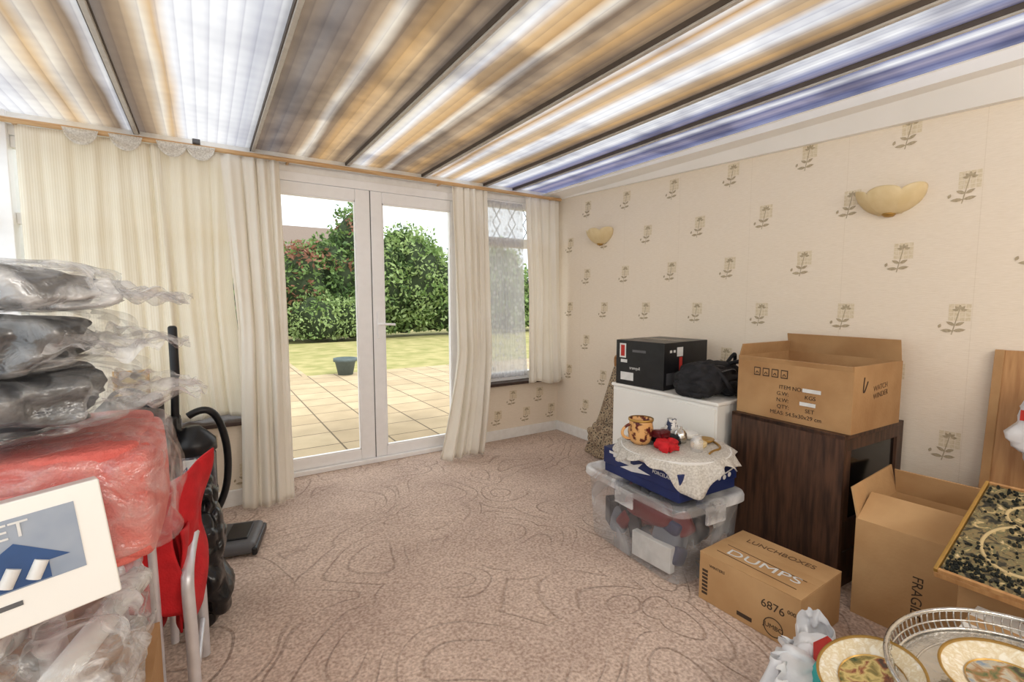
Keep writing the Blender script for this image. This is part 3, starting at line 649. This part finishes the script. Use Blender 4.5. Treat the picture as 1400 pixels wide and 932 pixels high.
box('scenery',.012,.49,-.61,-.012,.018,.024,dm.m,c)
box('edge_a',0,.50,-.010,0,.018,.032,M['gold'],c,.002); box('edge_b',0,.010,-.62,-.01,.018,.032,M['woodlt'],c,.002); box('edge_c',.49,.50,-.62,-.01,.018,.032,M['woodlt'],c,.002)
treeM=mat('model_tree',srgb(52,54,44),.9,c2=srgb(26,28,24),bump=.8,bscale=80)
road=mat('model_road',srgb(206,182,134),.8)
def oval(cx,cy,rx,ry,nm): tube(nm,[(cx+rx*math.cos(t),cy+ry*math.sin(t),.0225) for t in [k*math.pi/10 for k in range(20)]],.0055,road,c,cyc=True)
oval(.20,-.15,.11,.09,'track_a'); oval(.36,-.20,.08,.12,'track_b'); oval(.2,-.42,.13,.11,'track_c'); oval(.4,-.48,.07,.1,'track_d')
bm=bmesh.new()
for k in range(900):
    if random.random()<.45: x=random.uniform(.02,.08); y=random.uniform(-.6,-.02)
    else:
        cx,cy=random.choice([(.27,-.16),(.22,-.42),(.40,-.33),(.12,-.28),(.42,-.08),(.1,-.08)]); x=cx+random.gauss(0,.04); y=cy+random.gauss(0,.04)
    x=min(.48,max(.02,x)); y=max(-.6,min(-.02,y))
    s_=random.uniform(.002,.0055)
    bmesh.ops.create_icosphere(bm,subdivisions=1,radius=s_,matrix=Matrix.Translation((x,y,.024+s_*.6))@Matrix.Diagonal((1,1,random.uniform(.8,2.2),1)))
me=bpy.data.meshes.new('model_trees'); bm.to_mesh(me); me.materials.append(treeM); link(bpy.data.objects.new('model_trees',me),c)
c=empty('leaning_wooden_panel',(2.68,.37,0),rot=(0,R(7),0))
box('panel',-.012,.012,-.25,.20,0,1.05,M['woodlt'],c,.003); box('edge_strip',-.02,-.012,.17,.20,0,1.05,M['card'],c,.002)
c=empty('hanging_carrier_bag',(2.64,.33,.60))
lump('bag_body',(.10,.28,.36),M['bagwhite'],c,loc=(-.02,.0,.18),e1=.7,e2=.8,amp=.03,fr=8,seed=21,fold=.03)
mesh('bag_print',[(-.082,.11,.2),(-.082,.03,.2),(-.082,.03,.24),(-.082,.11,.24)],[(0,1,2,3)],M['redink'],c)
# foreground carton, carrier bag, plates, tray
carton('cardboard_box',(1.38,.19,0),0,.50,.46,.33,M['card'])
c=empty('white_carrier_bag',(1.37,.59,0),R(14))
V=[];Fc=[];nu_,nv_=130,60
for j in range(nv_+1):
    f=j/nv_
    for i in range(nu_):
        t=2*math.pi*i/nu_
        rr_=(1-.22*f**2.2)
        x=.215*rr_*spow(math.cos(t),.75); y=.105*rr_*spow(math.sin(t),.75); z=.27*f
        cr1=noise.noise(Vector((math.cos(t)*2.2,math.sin(t)*2.2,f*2.5)))
        cr2=abs(noise.noise(Vector((math.cos(t)*4.5+3,math.sin(t)*4.5,f*5))))
        d_r=.030*cr1-.028*(1-min(1,cr2*4))+.014*math.sin(t*9+f*2)*f**2
        x+=math.cos(t)*d_r; y+=math.sin(t)*d_r
        z+=f**3*(.030*math.sin(t*3+1)+.012*math.sin(t*5))
        V.append((x,y,max(.001,z)))
for j in range(nv_):
    for i in range(nu_): Fc.append((j*nu_+i,j*nu_+(i+1)%nu_,(j+1)*nu_+(i+1)%nu_,(j+1)*nu_+i))
mesh('bag_body',V,Fc,M['bagwhite'],c,True)
lump('inner_fold',(.30,.15,.09),M['bagwhite'],c,loc=(0,0,.24),e1=.8,e2=.8,amp=.03,fr=9,seed=33,fold=.03)
tube('handle_a',[(-.12,-.06,.25),(-.15,-.09,.30),(-.10,-.10,.32),(-.05,-.08,.27)],.009,M['bagwhite'],c)
box('teal_card',-.12,-.04,-.04,-.025,.25,.31,mat('teal_print',srgb(40,170,165),.5),c,.001,rot=(.5,.3,.4)); box('red_card',-.02,.05,-.03,-.015,.26,.31,M['redink'],c,.001,rot=(.7,-.2,.2))
def picmat(n,cs,sc):
    nt=NT(n); p_=nt.n('ShaderNodeBsdfPrincipled',i_Roughness=.25); tc=nt.n('ShaderNodeTexCoord'); nz=nt.n('ShaderNodeTexNoise',i_Scale=sc,i_Detail=5.0,i_Distortion=.6); nt.l(tc.outputs['Object'],nz.inputs[0])
    r=ramp(nt,[(.32+.36*i/(len(cs)-1),srgb(*q)) for i,q in enumerate(cs)]); nt.l(nz.outputs[0],r.inputs[0]); nt.l(r.outputs[0],p_.inputs[0]); nt.l(p_.outputs[0],nt.out.inputs[0]); return nt.m
band=picmat('plate_band',[(236,230,212),(216,198,160),(240,234,220)],60)
def plate(name,loc,rot,r,pic):
    e=empty(name,loc,rot=rot)
    lathe('china',[(0,.004),(r*.62,.004),(r*.72,.012),(r*.97,.022),(r,.024),(r*.97,.018),(r*.72,.006),(r*.6,0),(0,0)],band,e,56)
    lathe('gold_rim',[(r*.95,.0225),(r*1.0,.0262),(r*1.005,.024)],M['gold'],e,56)
    lathe('picture',[(0,.0056),(r*.60,.0056)],pic,e,48)
    lathe('inner_ring',[(r*.60,.0060),(r*.62,.0085)],M['gold'],e,48)
    return e
pic1=picmat('plate_scene_a',[(60,80,46),(150,130,70),(214,190,120),(150,90,56),(80,60,44)],30); pic2=picmat('plate_scene_b',[(120,140,160),(190,180,156),(160,120,80),(104,110,70),(66,62,46)],30)
plate('decorative_plate',(1.285,.42,.355),(R(-12),R(-18),0),.11,pic1)
plate('decorative_plate',(1.41,.22,.425),(R(-4),R(-7),0),.115,pic2)
def gallery(name,loc,rot,r0,sx,sy,hgt):
    c=empty(name,loc,rot=rot)
    lathe('tray_base',[(0,.003),(r0-.015,.003),(r0,.006),(r0,0),(0,0)],M['silver'],c,64,sx=sx,sy=sy)
    def ring(nm,r,z,rad): tube(nm,[(r*sx*math.cos(t),r*sy*math.sin(t),z) for t in [k*2*math.pi/48 for k in range(48)]],rad,M['silver'],c,cyc=True)
    ring('rim_low',r0,.006,.004); ring('rim_mid',r0+.006,hgt*.5,.0022); ring('rim_top',r0+.012,hgt,.0055); ring('rim_chase',r0*.82,.004,.0025)
    for k in range(90):
        t=2*math.pi*k/90; t2=t+math.pi/90
        tube('gallery_%d'%k,[(r0*sx*math.cos(t),r0*sy*math.sin(t),.006),((r0+.006)*sx*math.cos(t2),(r0+.006)*sy*math.sin(t2),hgt*.5),((r0+.012)*sx*math.cos(t),(r0+.012)*sy*math.sin(t),hgt)],.002,M['silver'],c)
    return c
g=gallery('silver_gallery_tray',(1.415,.20,.398),(R(-3),R(-5),0),.225,1.05,.95,.05)

# ---------------------------------------------------------------- left-hand clutter
carton('cardboard_box',(-.48,1.22,0),0,.68,.58,.40,M['card'])
c=empty('bag_of_white_pipes',(-.44,1.21,.402))
lump('plastic_bag',(.60,.48,.29),M['filmw'],c,loc=(0,0,.145),e1=.45,e2=.55,amp=.03,fr=7,seed=31,nu=110,nv=60,fold=.05)
pip=mat('white_pipe',srgb(240,240,236),.45)
for k in range(9):
    x=-.22+.055*k; z=.05+.055*(k%3)
    lathe('pipe_%d'%k,[(.018,-.2),(.024,-.2),(.024,.2),(.018,.2),(.018,-.2)],pip,c,18,loc=(x,.0,z+.02),rot=(R(90),0,R(10*(k%4)-15)))
    lathe('pipe_cap_%d'%k,[(0,-.21),(.028,-.21),(.028,-.17),(.024,-.17)],pip,c,18,loc=(x,.0,z+.02),rot=(R(90),0,R(10*(k%4)-15)))
c=empty('folded_towel',(-.45,1.32,.735))
for k in range(4):
    lump('fold_%d'%k,(.66-.01*k,.40,.068),M['pink'],c,loc=(.005*k,0,.036+.058*k),e1=.22,e2=.22,amp=.012,fr=5,seed=40+k,nu=80,nv=20)
lump('hanging_end',(.10,.38,.23),M['pink'],c,loc=(.30,.0,.115),e1=.3,e2=.3,amp=.015,fr=5,seed=47)
lump('plastic_wrap',(.73,.43,.25),M['film'],c,loc=(0.02,0,.125),e1=.3,e2=.3,amp=.02,fr=6,seed=44,nu=100,nv=50,fold=.03,flat=True)
# product box
c=empty('product_box',(-.34,.975,.745),rot=(R(-12),R(-5),R(13)))
box('carton_body',-.26,.20,-.04,.04,0,.19,M['appl'],c,.003)
pbm=mat('print_greyblue',srgb(164,172,184),.4,c2=srgb(116,134,158),scale=5)
box('print_panel',-.085,.165,-.0412,-.0402,.06,.165,pbm,c)
mesh('towel_arrow_print',[(.060,-.042,.062),(.125,-.042,.062),(.125,-.042,.088),(.150,-.042,.088),(.092,-.042,.128),(.030,-.042,.088),(.060,-.042,.088)],[tuple(range(7))],M['bluep'],c)
for k in range(3):
    tube('roll_print_%d'%k,[(.045+.030*k,-.0425,.068),(.058+.030*k,-.0425,.092)],.009,M['whiteink'],c,smooth=False)
text('title','BATH SET',.034,(.03,-.0425,.146),RX_NEGY,M['whiteink'],c,sx=1.1); text('letter','B',.05,(-.065,-.041,.030),RX_NEGY,M['redink'],c); box('caption',-.02,.09,-.0412,-.0402,.036,.043,M['grey'],c); box('caption_b',-.02,.06,-.0412,-.0402,.020,.027,M['grey'],c)
dc=mat('dark_garment',srgb(56,57,62),.85,c2=srgb(26,27,31),scale=9,bump=.5,bscale=30)
def wrapped(loc,dims,seed,rz,milky=False):
    c=empty('garment_in_plastic_bag',loc,rz)
    lump('garment',(dims[0]*.88,dims[1]*.92,dims[2]*.84),dc,c,loc=(-.03,0,dims[2]*.45),e1=.5,e2=.35,amp=.02,fr=8,seed=seed,fold=.05)
    lump('polythene_cover',dims,M['filmw'] if milky else M['film'],c,loc=(0,0,dims[2]*.5),e1=.6,e2=.35,amp=.03,fr=7,seed=seed+1,nu=150,nv=70,fold=.06)
    V=[];Fc=[];nu_,nv_=30,24
    for j in range(nv_+1):
        for i in range(nu_+1):
            u=i/nu_; v=j/nv_-.5
            x=dims[0]*.42+.17*u*(1-.5*abs(v)**1.5); y=dims[1]*.9*v*(1-.25*u)
            z=dims[2]*.5+.03*noise.noise(Vector((x*14,y*14,seed)))+.02*noise.noise(Vector((x*30,y*30,seed)))-.02*u
            V.append((x,y,z))
    for j in range(nv_):
        for i in range(nu_):
            a=j*(nu_+1)+i; Fc.append((a,a+1,a+nu_+2,a+nu_+1))
    mesh('open_end',V,Fc,M['filmw'],c,True)
wrapped((-.45,1.27,1.005),(.66,.50,.14),50,.06)
wrapped((-.46,1.25,1.115),(.62,.48,.13),55,-.08)
wrapped((-.45,1.25,1.225),(.62,.48,.10),60,.10,True)

carton('cardboard_box',(-.60,1.98,0),0,.52,.60,.66,M['card'])
fl=mat('floral_print',srgb(236,228,220),.5,c2=srgb(180,90,90),scale=20,lo=.55,hi=.62)
c=empty('floral_gift_bag',(-.40,1.90,.66),R(15))
o=mesh('bag',[(-.08,-.05,0),(.08,-.05,0),(.08,.05,0),(-.08,.05,0),(-.10,-.04,.24),(.10,-.04,.24),(.10,.04,.24),(-.10,.04,.24)],[(3,2,1,0),(0,1,5,4),(1,2,6,5),(2,3,7,6),(3,0,4,7)],fl,c); md=o.modifiers.new('s','SOLIDIFY'); md.thickness=.002
tube('rope_handle',[(-.04,-.04,.23),(-.04,-.045,.30),(.04,-.045,.30),(.04,-.04,.23)],.003,M['gold'],c)
lump('tissue',(.16,.07,.10),M['lace'],c,loc=(0,0,.22),amp=.03,fr=14,seed=3,fold=.04)

# folded camping chair (red)
c=empty('folding_camping_chair',(-.125,1.735,0),R(-3))
def flatbar(nm,pts,w_=.016): return tube(nm,pts,w_,M['alu'],c,smooth=True)
flatbar('front_leg_frame',[(-.09,-.17,.01),(-.09,-.17,.3),(-.095,-.16,.50),(-.095,-.13,.56),(-.095,-.05,.57),(-.095,.05,.57),(-.095,.13,.56),(-.09,.16,.50),(-.09,.17,.3),(-.09,.17,.01)])
flatbar('back_leg_frame',[(.06,-.17,.01),(.06,-.17,.3),(.055,-.17,.44),(.055,-.14,.49),(.055,0,.50),(.055,.14,.49),(.055,.17,.44),(.06,.17,.3),(.06,.17,.01)])
flatbar('back_rest_frame',[(-.02,-.15,.10),(-.02,-.15,.6),(-.025,-.14,.70),(-.025,0,.72),(-.025,.14,.70),(-.02,.15,.6),(-.02,.15,.10)],.012)
tube('cross_bar',[(-.09,-.17,.12),(-.09,.17,.12)],.009,M['alu'],c); tube('cross_bar_b',[(.06,-.15,.15),(.06,.15,.15)],.009,M['alu'],c)
def drape(nm,pts,seed):
    V=[];Fc=[];nu=22;nv=26; A,B,C_,D=[Vector(q) for q in pts]
    for j in range(nv+1):
        for i in range(nu+1):
            u=i/nu;f=j/nv
            v=(A*(1-u)+B*u)*(1-f)+(D*(1-u)+C_*u)*f
            v.x+=.010*math.sin(f*7+u*3+seed)+.006*math.sin(u*9+seed); v.z-=.012*math.sin(u*math.pi)
            V.append(v)
    for j in range(nv):
        for i in range(nu):
            a=j*(nu+1)+i; Fc.append((a,a+1,a+nu+2,a+nu+1))
    o=mesh(nm,V,Fc,M['red'],c,True); md=o.modifiers.new('s','SOLIDIFY'); md.thickness=.006
drape('seat_canvas',[(-.06,-.12,.68),(-.02,.15,.70),(.0,.15,.36),(-.04,-.12,.30)],0)
drape('back_canvas',[(-.02,-.14,.72),(-.02,.15,.74),(.02,.15,.30),(.02,-.14,.30)],2)
drape('canvas_flap',[(.01,-.10,.72),(.11,.08,.77),(.06,.12,.44),(.04,-.10,.36)],4)
drape('front_canvas',[(-.12,-.145,.72),(.02,-.15,.72),(.045,-.145,.36),(-.07,-.145,.40)],5)
drape('side_canvas',[(.03,-.14,.60),(.075,.14,.60),(.075,.14,.28),(.035,-.14,.26)],7)
for s_ in (-1,1): box('arm_pad_%d'%(s_+1),-.115,-.08,s_*.18-.012,s_*.18+.012,.26,.50,M['alu'],c,.006)
# black bin bag
c=empty('black_bin_bag',(-.055,2.15,0))
lump('bag_body',(.19,.34,.42),M['blackbag'],c,loc=(0,0,.21),e1=.7,e2=.8,amp=.045,fr=7,seed=71,nu=110,nv=60,fold=.035)
lump('bag_neck',(.13,.22,.24),M['blackbag'],c,loc=(-.01,.02,.46),e1=.9,e2=.9,amp=.04,fr=9,seed=72,nu=70,nv=40,fold=.03)
# upright vacuum
c=empty('upright_vacuum_cleaner',(-.05,2.74,0),R(-14))
box('cleaner_head',-.08,.24,-.14,.14,.012,.075,M['grey'],c,.025)
box('head_bumper',.225,.25,-.145,.145,.01,.05,M['black'],c,.01); box('head_window',.10,.20,-.09,.09,.074,.085,M['black'],c,.006)
for s_ in (-1,1): lathe('wheel_%d'%(s_+1),[(0,-.02),(.05,-.02),(.055,-.01),(.055,.01),(.05,.02),(0,.02)],M['black'],c,32,loc=(-.10,s_*.13,.055),rot=(R(90),0,0))
lathe('motor_housing',[(0,0),(.12,0),(.13,.03),(.125,.12),(.10,.17),(.09,.18),(0,.18)],M['black'],c,40,loc=(-.05,0,.06))
lathe('dust_cylinder',[(0,0),(.085,0),(.09,.02),(.092,.26),(.08,.28),(0,.28)],mat('dust_cup',srgb(56,52,64),.12,spec=.8),c,40,loc=(-.03,0,.24))
lathe('cup_band',[(.0925,0),(.095,.005),(.095,.02),(.0925,.025)],M['grey'],c,40,loc=(-.03,0,.30))
lathe('top_cap',[(.085,0),(.098,.01),(.095,.06),(.06,.10),(.03,.13),(0,.13)],M['black'],c,40,loc=(-.03,0,.51))
box('spine',-.13,-.085,-.045,.045,.18,.70,M['black'],c,.015)
box('badge_b',-.05,.02,-.102,-.09,.40,.50,M['whiteink'],c,.003); text('badge_text_b','401',.05,(-.015,-.103,.45),RX_NEGY,M['bluep'],c)
tube('handle_stem',[(-.10,0,.66),(-.095,0,.80),(-.09,0,.92)],.017,M['black'],c); box('handle_grip',-.108,-.070,-.014,.014,.88,1.13,M['black'],c,.012)
tube('hose',[(.0,.10,.12),(.06,.15,.2),(.09,.14,.45),(.06,.1,.66),(.0,.06,.72),(-.06,.05,.68)],.018,M['black'],c)
tube('wand',[(-.12,.07,.15),(-.12,.07,.75)],.016,M['alu'],c); tube('cord',[(-.11,-.06,.35),(-.14,-.09,.5),(-.12,-.06,.72),(-.10,-.05,.5),(-.12,-.07,.33)],.006,M['black'],c)
c=empty('black_storage_bag',(-.30,2.80,0))
box('bag_body',-.13,.10,-.17,.2,0,.78,M['blackcloth'],c,.02); box('silver_trim',-.13,.10,-.173,-.169,.70,.715,M['alu'],c); text('logo','STUDIO',.03,(-.02,-.174,.62),RX_NEGY,M['whiteink'],c)
tube('bag_handle',[(-.08,-.1,.78),(-.08,-.1,.85),(.05,-.1,.85),(.05,-.1,.78)],.009,M['blackcloth'],c)
c=empty('picture_frame',(-.36,3.29,.526),rot=(R(-4),0,0))
for nm,a_ in (('l',(-.08,-.06,0,.34)),('r',(.06,.08,0,.34)),('b',(-.06,.06,0,.02)),('t',(-.06,.06,.32,.34))): box('frame_'+nm,a_[0],a_[1],-.01,.01,a_[2],a_[3],M['gold'],c,.003)
box('print',-.06,.06,-.002,.004,.02,.32,mat('art_print',srgb(215,190,130),.6,c2=srgb(150,130,80),scale=14),c)

# ---------------------------------------------------------------- garden
gz=-.12
def patio():
    nt=NT('paving_slabs'); p=nt.n('ShaderNodeBsdfPrincipled',i_Roughness=.9); tc=nt.n('ShaderNodeTexCoord')
    br=nt.n('ShaderNodeTexBrick'); br.offset=0; br.inputs['Scale'].default_value=1; br.inputs['Brick Width'].default_value=.46; br.inputs['Row Height'].default_value=.46; br.inputs['Mortar Size'].default_value=.009
    br.inputs['Color1'].default_value=dk(srgb(230,206,168),.70); br.inputs['Color2'].default_value=dk(srgb(220,194,156),.64); br.inputs['Mortar'].default_value=dk(srgb(140,120,94),.6)
    nt.l(tc.outputs['Object'],br.inputs[0]); nz=nt.n('ShaderNodeTexNoise',i_Scale=3.0,i_Detail=6.0); nt.l(tc.outputs['Object'],nz.inputs[0]); r=ramp(nt,[(.35,(.85,.85,.83,1)),(.65,(1,1,1,1))]); nt.l(nz.outputs[0],r.inputs[0])
    m=nt.n('ShaderNodeMix',data_type='RGBA',blend_type='MULTIPLY'); m.inputs[0].default_value=1; nt.l(br.outputs[0],m.inputs[6]); nt.l(r.outputs[0],m.inputs[7]); nt.l(m.outputs[2],p.inputs['Base Color']); nt.l(p.outputs[0],nt.out.inputs[0]); return nt.m
PM=patio()
LM=mat('grass',dk(srgb(164,162,96),.75),.95,c2=dk(srgb(204,190,132),.75),scale=2.5,bump=.6,bscale=60,detail=8)
box('patio',-6,9,3.78,9.2,gz-.1,gz,PM); box('garden_path',.4,1.5,9.2,16.2,gz-.1,gz,PM)
box('lawn',1.5,26,9.2,16.2,gz-.1,gz,LM); box('lawn.001',-14,.4,9.2,16.2,gz-.1,gz,LM); box('ground',-30,40,3.8,60,gz-.3,gz-.101,LM)
c=empty('plant_pot',(2.13,9.0,gz))
lathe('pot',[(0,0),(.13,0),(.18,.24),(.21,.25),(.21,.31),(.18,.31),(.17,.25),(0,.25)],mat('grey_pot',dk(srgb(112,126,126),.7),.6),c,32)
rngn=np.random.default_rng(3)
PLANTING=empty('garden_planting')  # shared root for separate, overlapping hedge, shrubs and side trees
def foliage(name,ells,per,size,mats,coremat):
    pts=[]
    for (cx,cy,cz,rx,ry,rz_) in ells:
        n=int(per*(rx*rz_+rx*ry)); 
        dirs=rngn.normal(size=(n,3)); dirs/=np.linalg.norm(dirs,axis=1)[:,None]
        rad=rngn.uniform(.80,1.12,size=(n,1))
        ph=np.sin(dirs[:,0]*7+cx)*np.cos(dirs[:,2]*8+cy)*np.sin(dirs[:,1]*6)
        rad=rad*(1+.16*ph[:,None])
        pts.append(dirs*rad*np.array([rx,ry,rz_])+np.array([cx,cy,cz]))
    P=np.concatenate(pts); P=P[P[:,2]>gz+.08]; n=len(P)
    a=rngn.normal(size=(n,3)); a/=np.linalg.norm(a,axis=1)[:,None]; b=rngn.normal(size=(n,3)); b-=(b*a).sum(1)[:,None]*a; b/=np.linalg.norm(b,axis=1)[:,None]
    s_=size*rngn.uniform(.6,1.3,size=(n,1))
    Q=np.stack([P-a*s_,P+b*s_*.5,P+a*s_,P-b*s_*.5],1).reshape(-1,3)
    me=bpy.data.meshes.new(name); me.vertices.add(4*n); me.vertices.foreach_set('co',Q.ravel()); me.loops.add(4*n); me.loops.foreach_set('vertex_index',np.arange(4*n)); me.polygons.add(n); me.polygons.foreach_set('loop_start',np.arange(n)*4); me.polygons.foreach_set('loop_total',np.full(n,4))
    for m_ in mats: me.materials.append(m_)
    k=(np.sin(P[:,0]*2.7)+np.sin(P[:,2]*3.9+P[:,0])+rngn.normal(size=n)*.9)
    idx=np.zeros(n,dtype=np.int32); idx[k>.9]=1
    if len(mats)>2: idx[k<-1.5]=2
    me.polygons.foreach_set('material_index',idx); me.update(); me.validate()
    link(bpy.data.objects.new(name+'_leaves',me),PLANTING)
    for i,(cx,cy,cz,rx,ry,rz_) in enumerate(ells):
        lump(name+'_core_%d'%i,(rx*1.6,ry*1.6,min(rz_*1.6,2*(cz-gz+.1)*.98)),coremat,PLANTING,loc=(cx,cy,cz),e1=1,e2=1,amp=.2,fr=1.5,seed=i,nu=24,nv=16,flat=True)
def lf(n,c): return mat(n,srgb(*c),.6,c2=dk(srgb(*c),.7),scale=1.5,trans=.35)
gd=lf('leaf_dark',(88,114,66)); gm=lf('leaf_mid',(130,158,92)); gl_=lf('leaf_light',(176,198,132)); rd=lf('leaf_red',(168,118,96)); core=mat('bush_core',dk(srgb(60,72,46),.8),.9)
foliage('hedge',[(x,18.9+.3*math.sin(x),1.1,1.3,1.0,1.5) for x in np.arange(-2,15,1.5)],520,.11,[gm,gl_,gd],core)
foliage('red_shrub',[(2.8,18.2,1.8,1.3,1,1.4),(4.1,18.6,2.1,1.2,1,1.5),(3.4,18.8,2.5,.9,.8,.9),(4.85,18.8,3.2,.8,.8,1.6)],700,.10,[gm,rd,gd],core)
foliage('tall_shrub',[(6.1,18.6,2.0,1.1,1.1,1.9),(7.1,18.4,2.3,1.2,1.1,1.8),(8.2,18.8,1.9,1.2,1.0,1.5),(6.6,18.6,3.3,.6,.7,.9),(7.5,18.6,3.1,.5,.7,.8),(9.7,18.7,2.0,1.1,1,1.6),(11.3,18.7,2.1,1.3,1,1.8)],700,.10,[gl_,gm,gd],core)
foliage('low_shrub',[(3.15,17.0,.6,.95,.7,.85),(4.35,17.2,.55,.85,.7,.8)],900,.07,[gl_,gm],core)
foliage('side_tree',[(-3,18.4,2.3,2,1.5,2.2),(-5.5,18.4,2.3,2,1.5,2.2)],400,.12,[gm,gl_,gd],core)
c=empty('neighbour_bungalow',(3.0,32,gz-.1))
box('walls',-6,5,-3,3,0,3.0,mat('render_wall',dk(srgb(225,220,210),.6),.8),c)
mesh('tiled_roof',[(-6.4,-3.4,2.9),(5.4,-3.4,2.9),(5.4,3.4,2.9),(-6.4,3.4,2.9),(-6.4,0,6.0),(4.4,0,6.0)],[(0,1,5,4),(2,3,4,5),(0,4,3),(1,2,5),(3,2,1,0)],mat('roof_tiles',dk(srgb(170,150,136),.6),.8,stretch=(1,1,6)),c)
box('fascia',-6.4,5.4,-3.45,-3.4,2.75,2.95,M['upvc'],c)

# ---------------------------------------------------------------- light
wd=bpy.data.worlds.new('sky_world'); S.world=wd; wd.use_nodes=True; t=wd.node_tree; t.nodes.clear()
o_=t.nodes.new('ShaderNodeOutputWorld'); bg=t.nodes.new('ShaderNodeBackground'); t.links.new(bg.outputs[0],o_.inputs[0])
tc=t.nodes.new('ShaderNodeTexCoord'); sx=t.nodes.new('ShaderNodeSeparateXYZ'); t.links.new(tc.outputs['Generated'],sx.inputs[0])
cr=t.nodes.new('ShaderNodeValToRGB'); cr.color_ramp.elements[0].position=0; cr.color_ramp.elements[0].color=(.88,.93,1,1); cr.color_ramp.elements[1].position=.6; cr.color_ramp.elements[1].color=(.97,.98,1,1)
t.links.new(sx.outputs[2],cr.inputs[0]); t.links.new(cr.outputs[0],bg.inputs[0]); bg.inputs[1].default_value=2.0
sl=bpy.data.lights.new('sun','SUN'); sl.energy=2.0; sl.angle=R(12); sl.color=(1,.98,.94); so=bpy.data.objects.new('sun',sl); COL.objects.link(so); so.rotation_euler=(R(35),R(18),0); so.location=(0,0,8)
for k,(lx,ly) in enumerate(((.1,-.85),(1.5,-.85))):
    pl=bpy.data.lights.new('fill_light','POINT'); pl.energy=34; pl.shadow_soft_size=.3; pl.color=(1,.975,.94); po=bpy.data.objects.new('fill_light',pl); COL.objects.link(po); po.location=(lx,ly,1.85)  # unseen fill lights added behind the camera to brighten the interior

# ---------------------------------------------------------------- camera
cd=bpy.data.cameras.new('camera'); cd.sensor_width=36; cd.lens=36*649/1400; cd.clip_start=.05; cd.clip_end=200
co=bpy.data.objects.new('camera',cd); COL.objects.link(co); co.location=(0,0,1.25); co.rotation_euler=(R(90-4.9),0,R(-32.8)); S.camera=co
try:
    S.view_settings.view_transform='Standard'; S.view_settings.look='None'; S.view_settings.exposure=0.0
except Exception as ex: print(ex)
